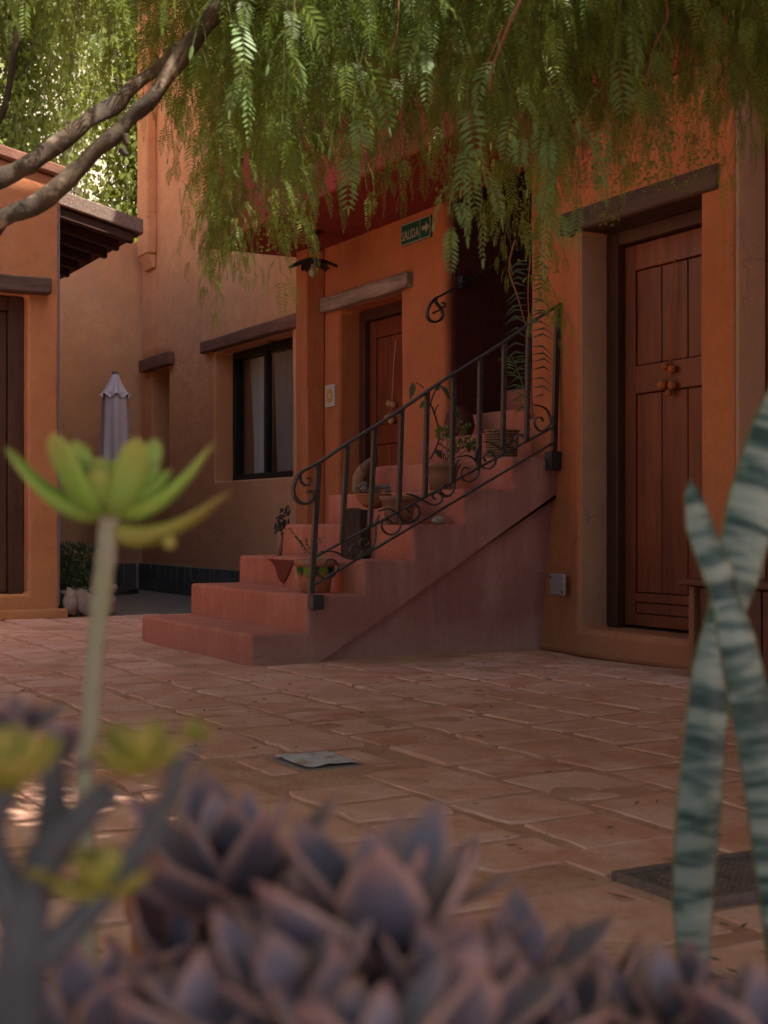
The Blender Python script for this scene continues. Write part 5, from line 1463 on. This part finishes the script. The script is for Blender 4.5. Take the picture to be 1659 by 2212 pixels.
PR = [(505, 1985, .66, 1.16, 13, (-.05, .0), 'purple rosette with tall upright leaves, left of the middle'),
 (835, 2100, .56, 1.12, 13, (-.12, .05), 'big purple rosette with a broad pointed leaf, in the centre foreground'),
 (1120, 2140, .70, .82, 12, (-.1, .1), 'purple rosette right of the centre with slender upright leaves'),
 (1290, 2200, .72, .84, 12, (-.15, -.1), 'bluish purple rosette below the drain grate'),
 (1470, 2280, .60, .80, 13, (-.2, .1), 'purple rosette at the foot of the sword plant'),
 (640, 2240, .52, .84, 13, (-.3, 0), 'purple rosette low in the middle, left of the centre one'),
 (980, 2280, .52, .84, 13, (-.3, .1), 'purple rosette low in the middle, under the big central one'),
 (1210, 2330, .56, .80, 13, (-.3, -.1), 'brownish purple rosette between the central and bluish ones'),
 (370, 2130, .66, .74, 12, (-.2, -.3), 'small purple rosette spreading leftward over the tiles'),
 (430, 2320, .52, .76, 13, (-.3, .1), 'dark purple rosette in the bottom left foreground'),
 (940, 1960, .80, .70, 11, (-.1, 0), 'small distant purple rosette behind the central one'),
 (690, 1970, .82, .70, 11, (-.1, .1), 'small purple rosette between the tall left and central ones'),
 (110, 1660, .58, .40, 10, (-.2, .2), 'tiny purple rosette at the tip of the grey branching stem'),
 (385, 1670, .58, .24, 8, (0, .3), 'tiny dark rosette on the right fork of the grey stem'),
 (20, 1610, .60, .42, 10, (-.1, .1), 'small dark purple rosette at the left edge above the yellow leaves'),
 (800, 2370, .46, .74, 13, (-.3, .1), 'purple rosette cut by the bottom edge in the middle'),
 (190, 2270, .54, .74, 13, (-.3, .1), 'purple rosette beside the grey branching stems at the bottom left'),
 (1650, 2310, .56, .76, 12, (-.3, .0), 'purple rosette cut by the bottom right corner')]
for k, q in enumerate(PR): purple_rosette(*q[:7], k + 40) if 0 else purple_rosette(q[0], q[1], q[2], q[3], q[4], q[5], q[6], k + 40)

# green rosette on tall stem
gc = at(238, 1105, .88)
ge = empty('succulent', gc, 'bright green fleshy rosette on a tall pale stem, out of focus at left', 'succulent')
GL = [succ_leaf(.066, .026, .019, .1, .95, ns=14, nr=12, peak=.72, tip=1, base=.42), succ_leaf(.050, .0245, .016, .15, .42, ns=14, nr=12, peak=.7, tip=1, base=.45)]
for me in GL: me.materials.append(M['green'])
rr = random.Random(4)
vd = math.atan2(-SY, CY)  # plan angle helper: screen-right direction is (CY,-SY)
scr = math.atan2(-SY, CY)
for (az, p, s_, L) in ((8, -.16, 1.12, 0), (178, -.20, 1.14, 0), (60, .0, .95, 0), (130, .0, .95, 0), (-60, -.05, .95, 0), (-125, -.05, .95, 0),
                       (18, .22, 1.15, 1), (158, .25, 1.15, 1), (90, .3, 1.05, 1), (-95, .2, 1.0, 1), (40, .42, 1.05, 1), (138, .45, 1.05, 1), (-35, .4, .95, 1), (-145, .4, 1.0, 1), (70, .62, .9, 1), (-100, .6, .85, 1), (0, .62, .95, 1), (182, .62, .95, 1), (115, .95, .75, 1), (-40, .95, .7, 1), (-150, .95, .7, 1)):
    place_leaf(GL[L], ge, scr + R(az + rr.uniform(-8, 8)), p + rr.uniform(-.05, .05), .005, .002 + .006 * p, s_ * (.78 if L == 0 else .72), rr.uniform(-.15, .15))
lo = place_leaf(GL[0], ge, scr + R(-8), -.5, .004, -.012, .92, 0); lo['label'] = 'yellowing lowest leaf curling upward'
lo.data = GL[0].copy(); lo.data.materials.clear(); lo.data.materials.append(M['yellowgreen'])
bm = bmesh.new(); sp_ = smooth_path([gc, at(232, 1180, .88), at(222, 1260, .88), at(212, 1350, .88), at(202, 1450, .88), at(195, 1560, .88), at(185, 1680, .87), at(190, 1900, .86), at(200, 2330, .85)], 6)
tube(bm, sp_, [(.0070 - .0022 * i / len(sp_)) * (1 + .06 * math.sin(i * 1.7)) for i in range(len(sp_))], 12); obj('stem', bm, M['stem'], ge, smooth=True)
bm = blob((.0045, .0045, .005), 2, .1); mover(bm, at(366, 1172, .86)); obj('bud', bm, M['yellowgreen'], ge, smooth=True)

# grey branching succulent at the lower left
gb = empty('succulent', at(60, 2250, .5), 'grey ringed branching succulent with yellow-green leaf tips, lower left', 'succulent')
YL = succ_leaf(.030, .022, .007, .3, .3, ns=10, nr=10, peak=.6, tip=1, base=.5); YL.materials.append(M['yellowgreen'])
def ringed(q, D, r0, r1):
    P_ = smooth_path([at(u, v_, D) for u, v_ in q], 8); bm = bmesh.new(); K = len(P_)
    tube(bm, P_, [(r0 + (r1 - r0) * i / K) * (1 + .05 * math.sin(i * 1.9)) for i in range(K)], 12); obj('stem', bm, M['greystem'], gb, smooth=True)
ringed([(30, 2500), (40, 2250), (45, 2100), (60, 1960), (110, 1830), (170, 1770), (240, 1705)], .5, .0115, .0045)
ringed([(40, 2120), (120, 2040), (200, 1960), (290, 1850), (340, 1770), (375, 1700), (388, 1640)], .5, .006, .003)
ringed([(45, 2000), (10, 1900), (-20, 1800), (20, 1700)], .5, .007, .004)
ringed([(110, 1830), (115, 1760), (115, 1690), (112, 1640)], .52, .007, .004)
def ytuft(u, v_, D, s_, n, sd, dirv=(0, 0)):
    rr = random.Random(sd); c = at(u, v_, D)
    e = gb
    for k in range(n):
        t = k / n; o = bpy.data.objects.new('leaf', YL); COL.objects.link(o); o.parent = gb
        mt = Matrix.Rotation(k * 2.4 + sd, 4, 'Z') @ Matrix.Translation((.002, 0, .004 * t)) @ Matrix.Rotation(-(.1 + 1.1 * t), 4, 'Y')
        o.location = Vector(c) - gb.location + mt.to_translation(); o.rotation_euler = mt.to_euler(); o.scale = (s_ * (1.05 - .4 * t),) * 3
ytuft(300, 1670, .50, .72, 8, 1); ytuft(25, 1700, .45, .75, 8, 2); ytuft(225, 1935, .5, .68, 8, 3); ytuft(100, 1890, .5, .4, 5, 4); ytuft(425, 1600, .52, .25, 5, 5)

# small terracotta pot rim in the bed
c = at(420, 1855, .97); c.z = .166; h = at(420, 1845, .97).z - .166
e = empty('flower_pot', c, 'terracotta flower pot rim half hidden behind the purple rosettes', 'pot')
bm = bmesh.new(); lathe(bm, [(.03, 0), (.035, .004), (.044, h * .84), (.048, h * .86), (.049, h - .004), (.046, h), (.041, h - .005), (.038, h * .85), (.01, h * .84)], c, 36); obj('body', bm, M['terracotta'], e, smooth=True)

# sword plant
swp = empty('sword_plant', at(1580, 2300, 1.15), 'mottled grey-green sword plant leaves crossing at the right edge', 'plant')
def sword(path, nm='leaf', T_=.0035, cup=.25, yaw=0):
    """path: (u, v, D, width_px, twist)"""
    P_ = [at(u, v_, D) for u, v_, D, w_, tw in path]; W_ = [w_ / F * D for u, v_, D, w_, tw in path]; TW_ = [tw for *_, tw in path]
    n = 6; pts = []; ws = []; tws = []
    sp = smooth_path(P_, n); K = len(sp)
    for i in range(K):
        t = i / n; a = min(int(t), len(W_) - 2); f = t - a; f = f * f * (3 - 2 * f)
        ws.append(W_[a] + (W_[a + 1] - W_[a]) * f); tws.append(TW_[a] + (TW_[a + 1] - TW_[a]) * f)
    bm = bmesh.new(); uvl = bm.loops.layers.uv.new('UVMap'); rings = []; nr = 12; dist = [0]
    for i in range(1, K): dist.append(dist[-1] + (sp[i] - sp[i - 1]).length)
    rt = Vector((CY, -SY, 0)); fw = Vector((SY, CY, 0))
    for i in range(K):
        d = (sp[min(i + 1, K - 1)] - sp[max(i - 1, 0)]).normalized()
        s_ = rt * math.cos(tws[i]) + fw * math.sin(tws[i]); s_ = (s_ - d * s_.dot(d)).normalized(); nn = s_.cross(d).normalized()
        wv = ws[i] / 2 / max(.35, math.cos(tws[i])); ring = []
        for k in range(nr):
            an = 2 * math.pi * k / nr; cx, sx = math.cos(an), math.sin(an)
            ring.append(bm.verts.new(sp[i] + s_ * cx * wv + nn * (sx * T_ / 2 * (1.2 - abs(cx)) - cup * wv * cx * cx)))
        rings.append(ring)
    tot = dist[-1]
    for i in range(K - 1):
        for k in range(nr):
            f = bm.faces.new((rings[i][k], rings[i][(k + 1) % nr], rings[i + 1][(k + 1) % nr], rings[i + 1][k]))
            for lp_, (ii, kk) in zip(f.loops, ((i, k), (i, k + 1), (i + 1, k + 1), (i + 1, k))):
                lp_[uvl].uv = (.5 + .5 * math.cos(2 * math.pi * kk / nr), dist[ii] * 1.6 + yaw)
    bm.faces.new(rings[0][::-1]); bm.faces.new(rings[-1])
    o = obj(nm, bm, M['sword'], swp, smooth=True)
sword([(1500, 2420, 1.12, 60, 0), (1500, 2200, 1.12, 72, .1), (1500, 2040, 1.12, 80, .1), (1500, 1930, 1.12, 92, 0), (1512, 1750, 1.12, 100, .0), (1530, 1560, 1.13, 94, .1), (1545, 1440, 1.14, 92, .4), (1570, 1340, 1.15, 88, .3), (1600, 1220, 1.16, 100, 0), (1630, 1090, 1.17, 115, 0), (1668, 960, 1.18, 110, 0), (1710, 820, 1.19, 80, 0), (1750, 680, 1.2, 8, 0)], yaw=0)
sword([(1760, 2420, 1.05, 60, 0), (1720, 2150, 1.05, 100, 0), (1690, 1900, 1.05, 110, 0), (1655, 1680, 1.05, 100, 0), (1628, 1540, 1.05, 96, .1), (1598, 1390, 1.05, 90, .2), (1572, 1290, 1.06, 70, .3), (1545, 1210, 1.06, 74, .2), (1517, 1140, 1.07, 66, .2), (1500, 1080, 1.07, 42, .1), (1492, 1036, 1.08, 6, 0)], yaw=5)
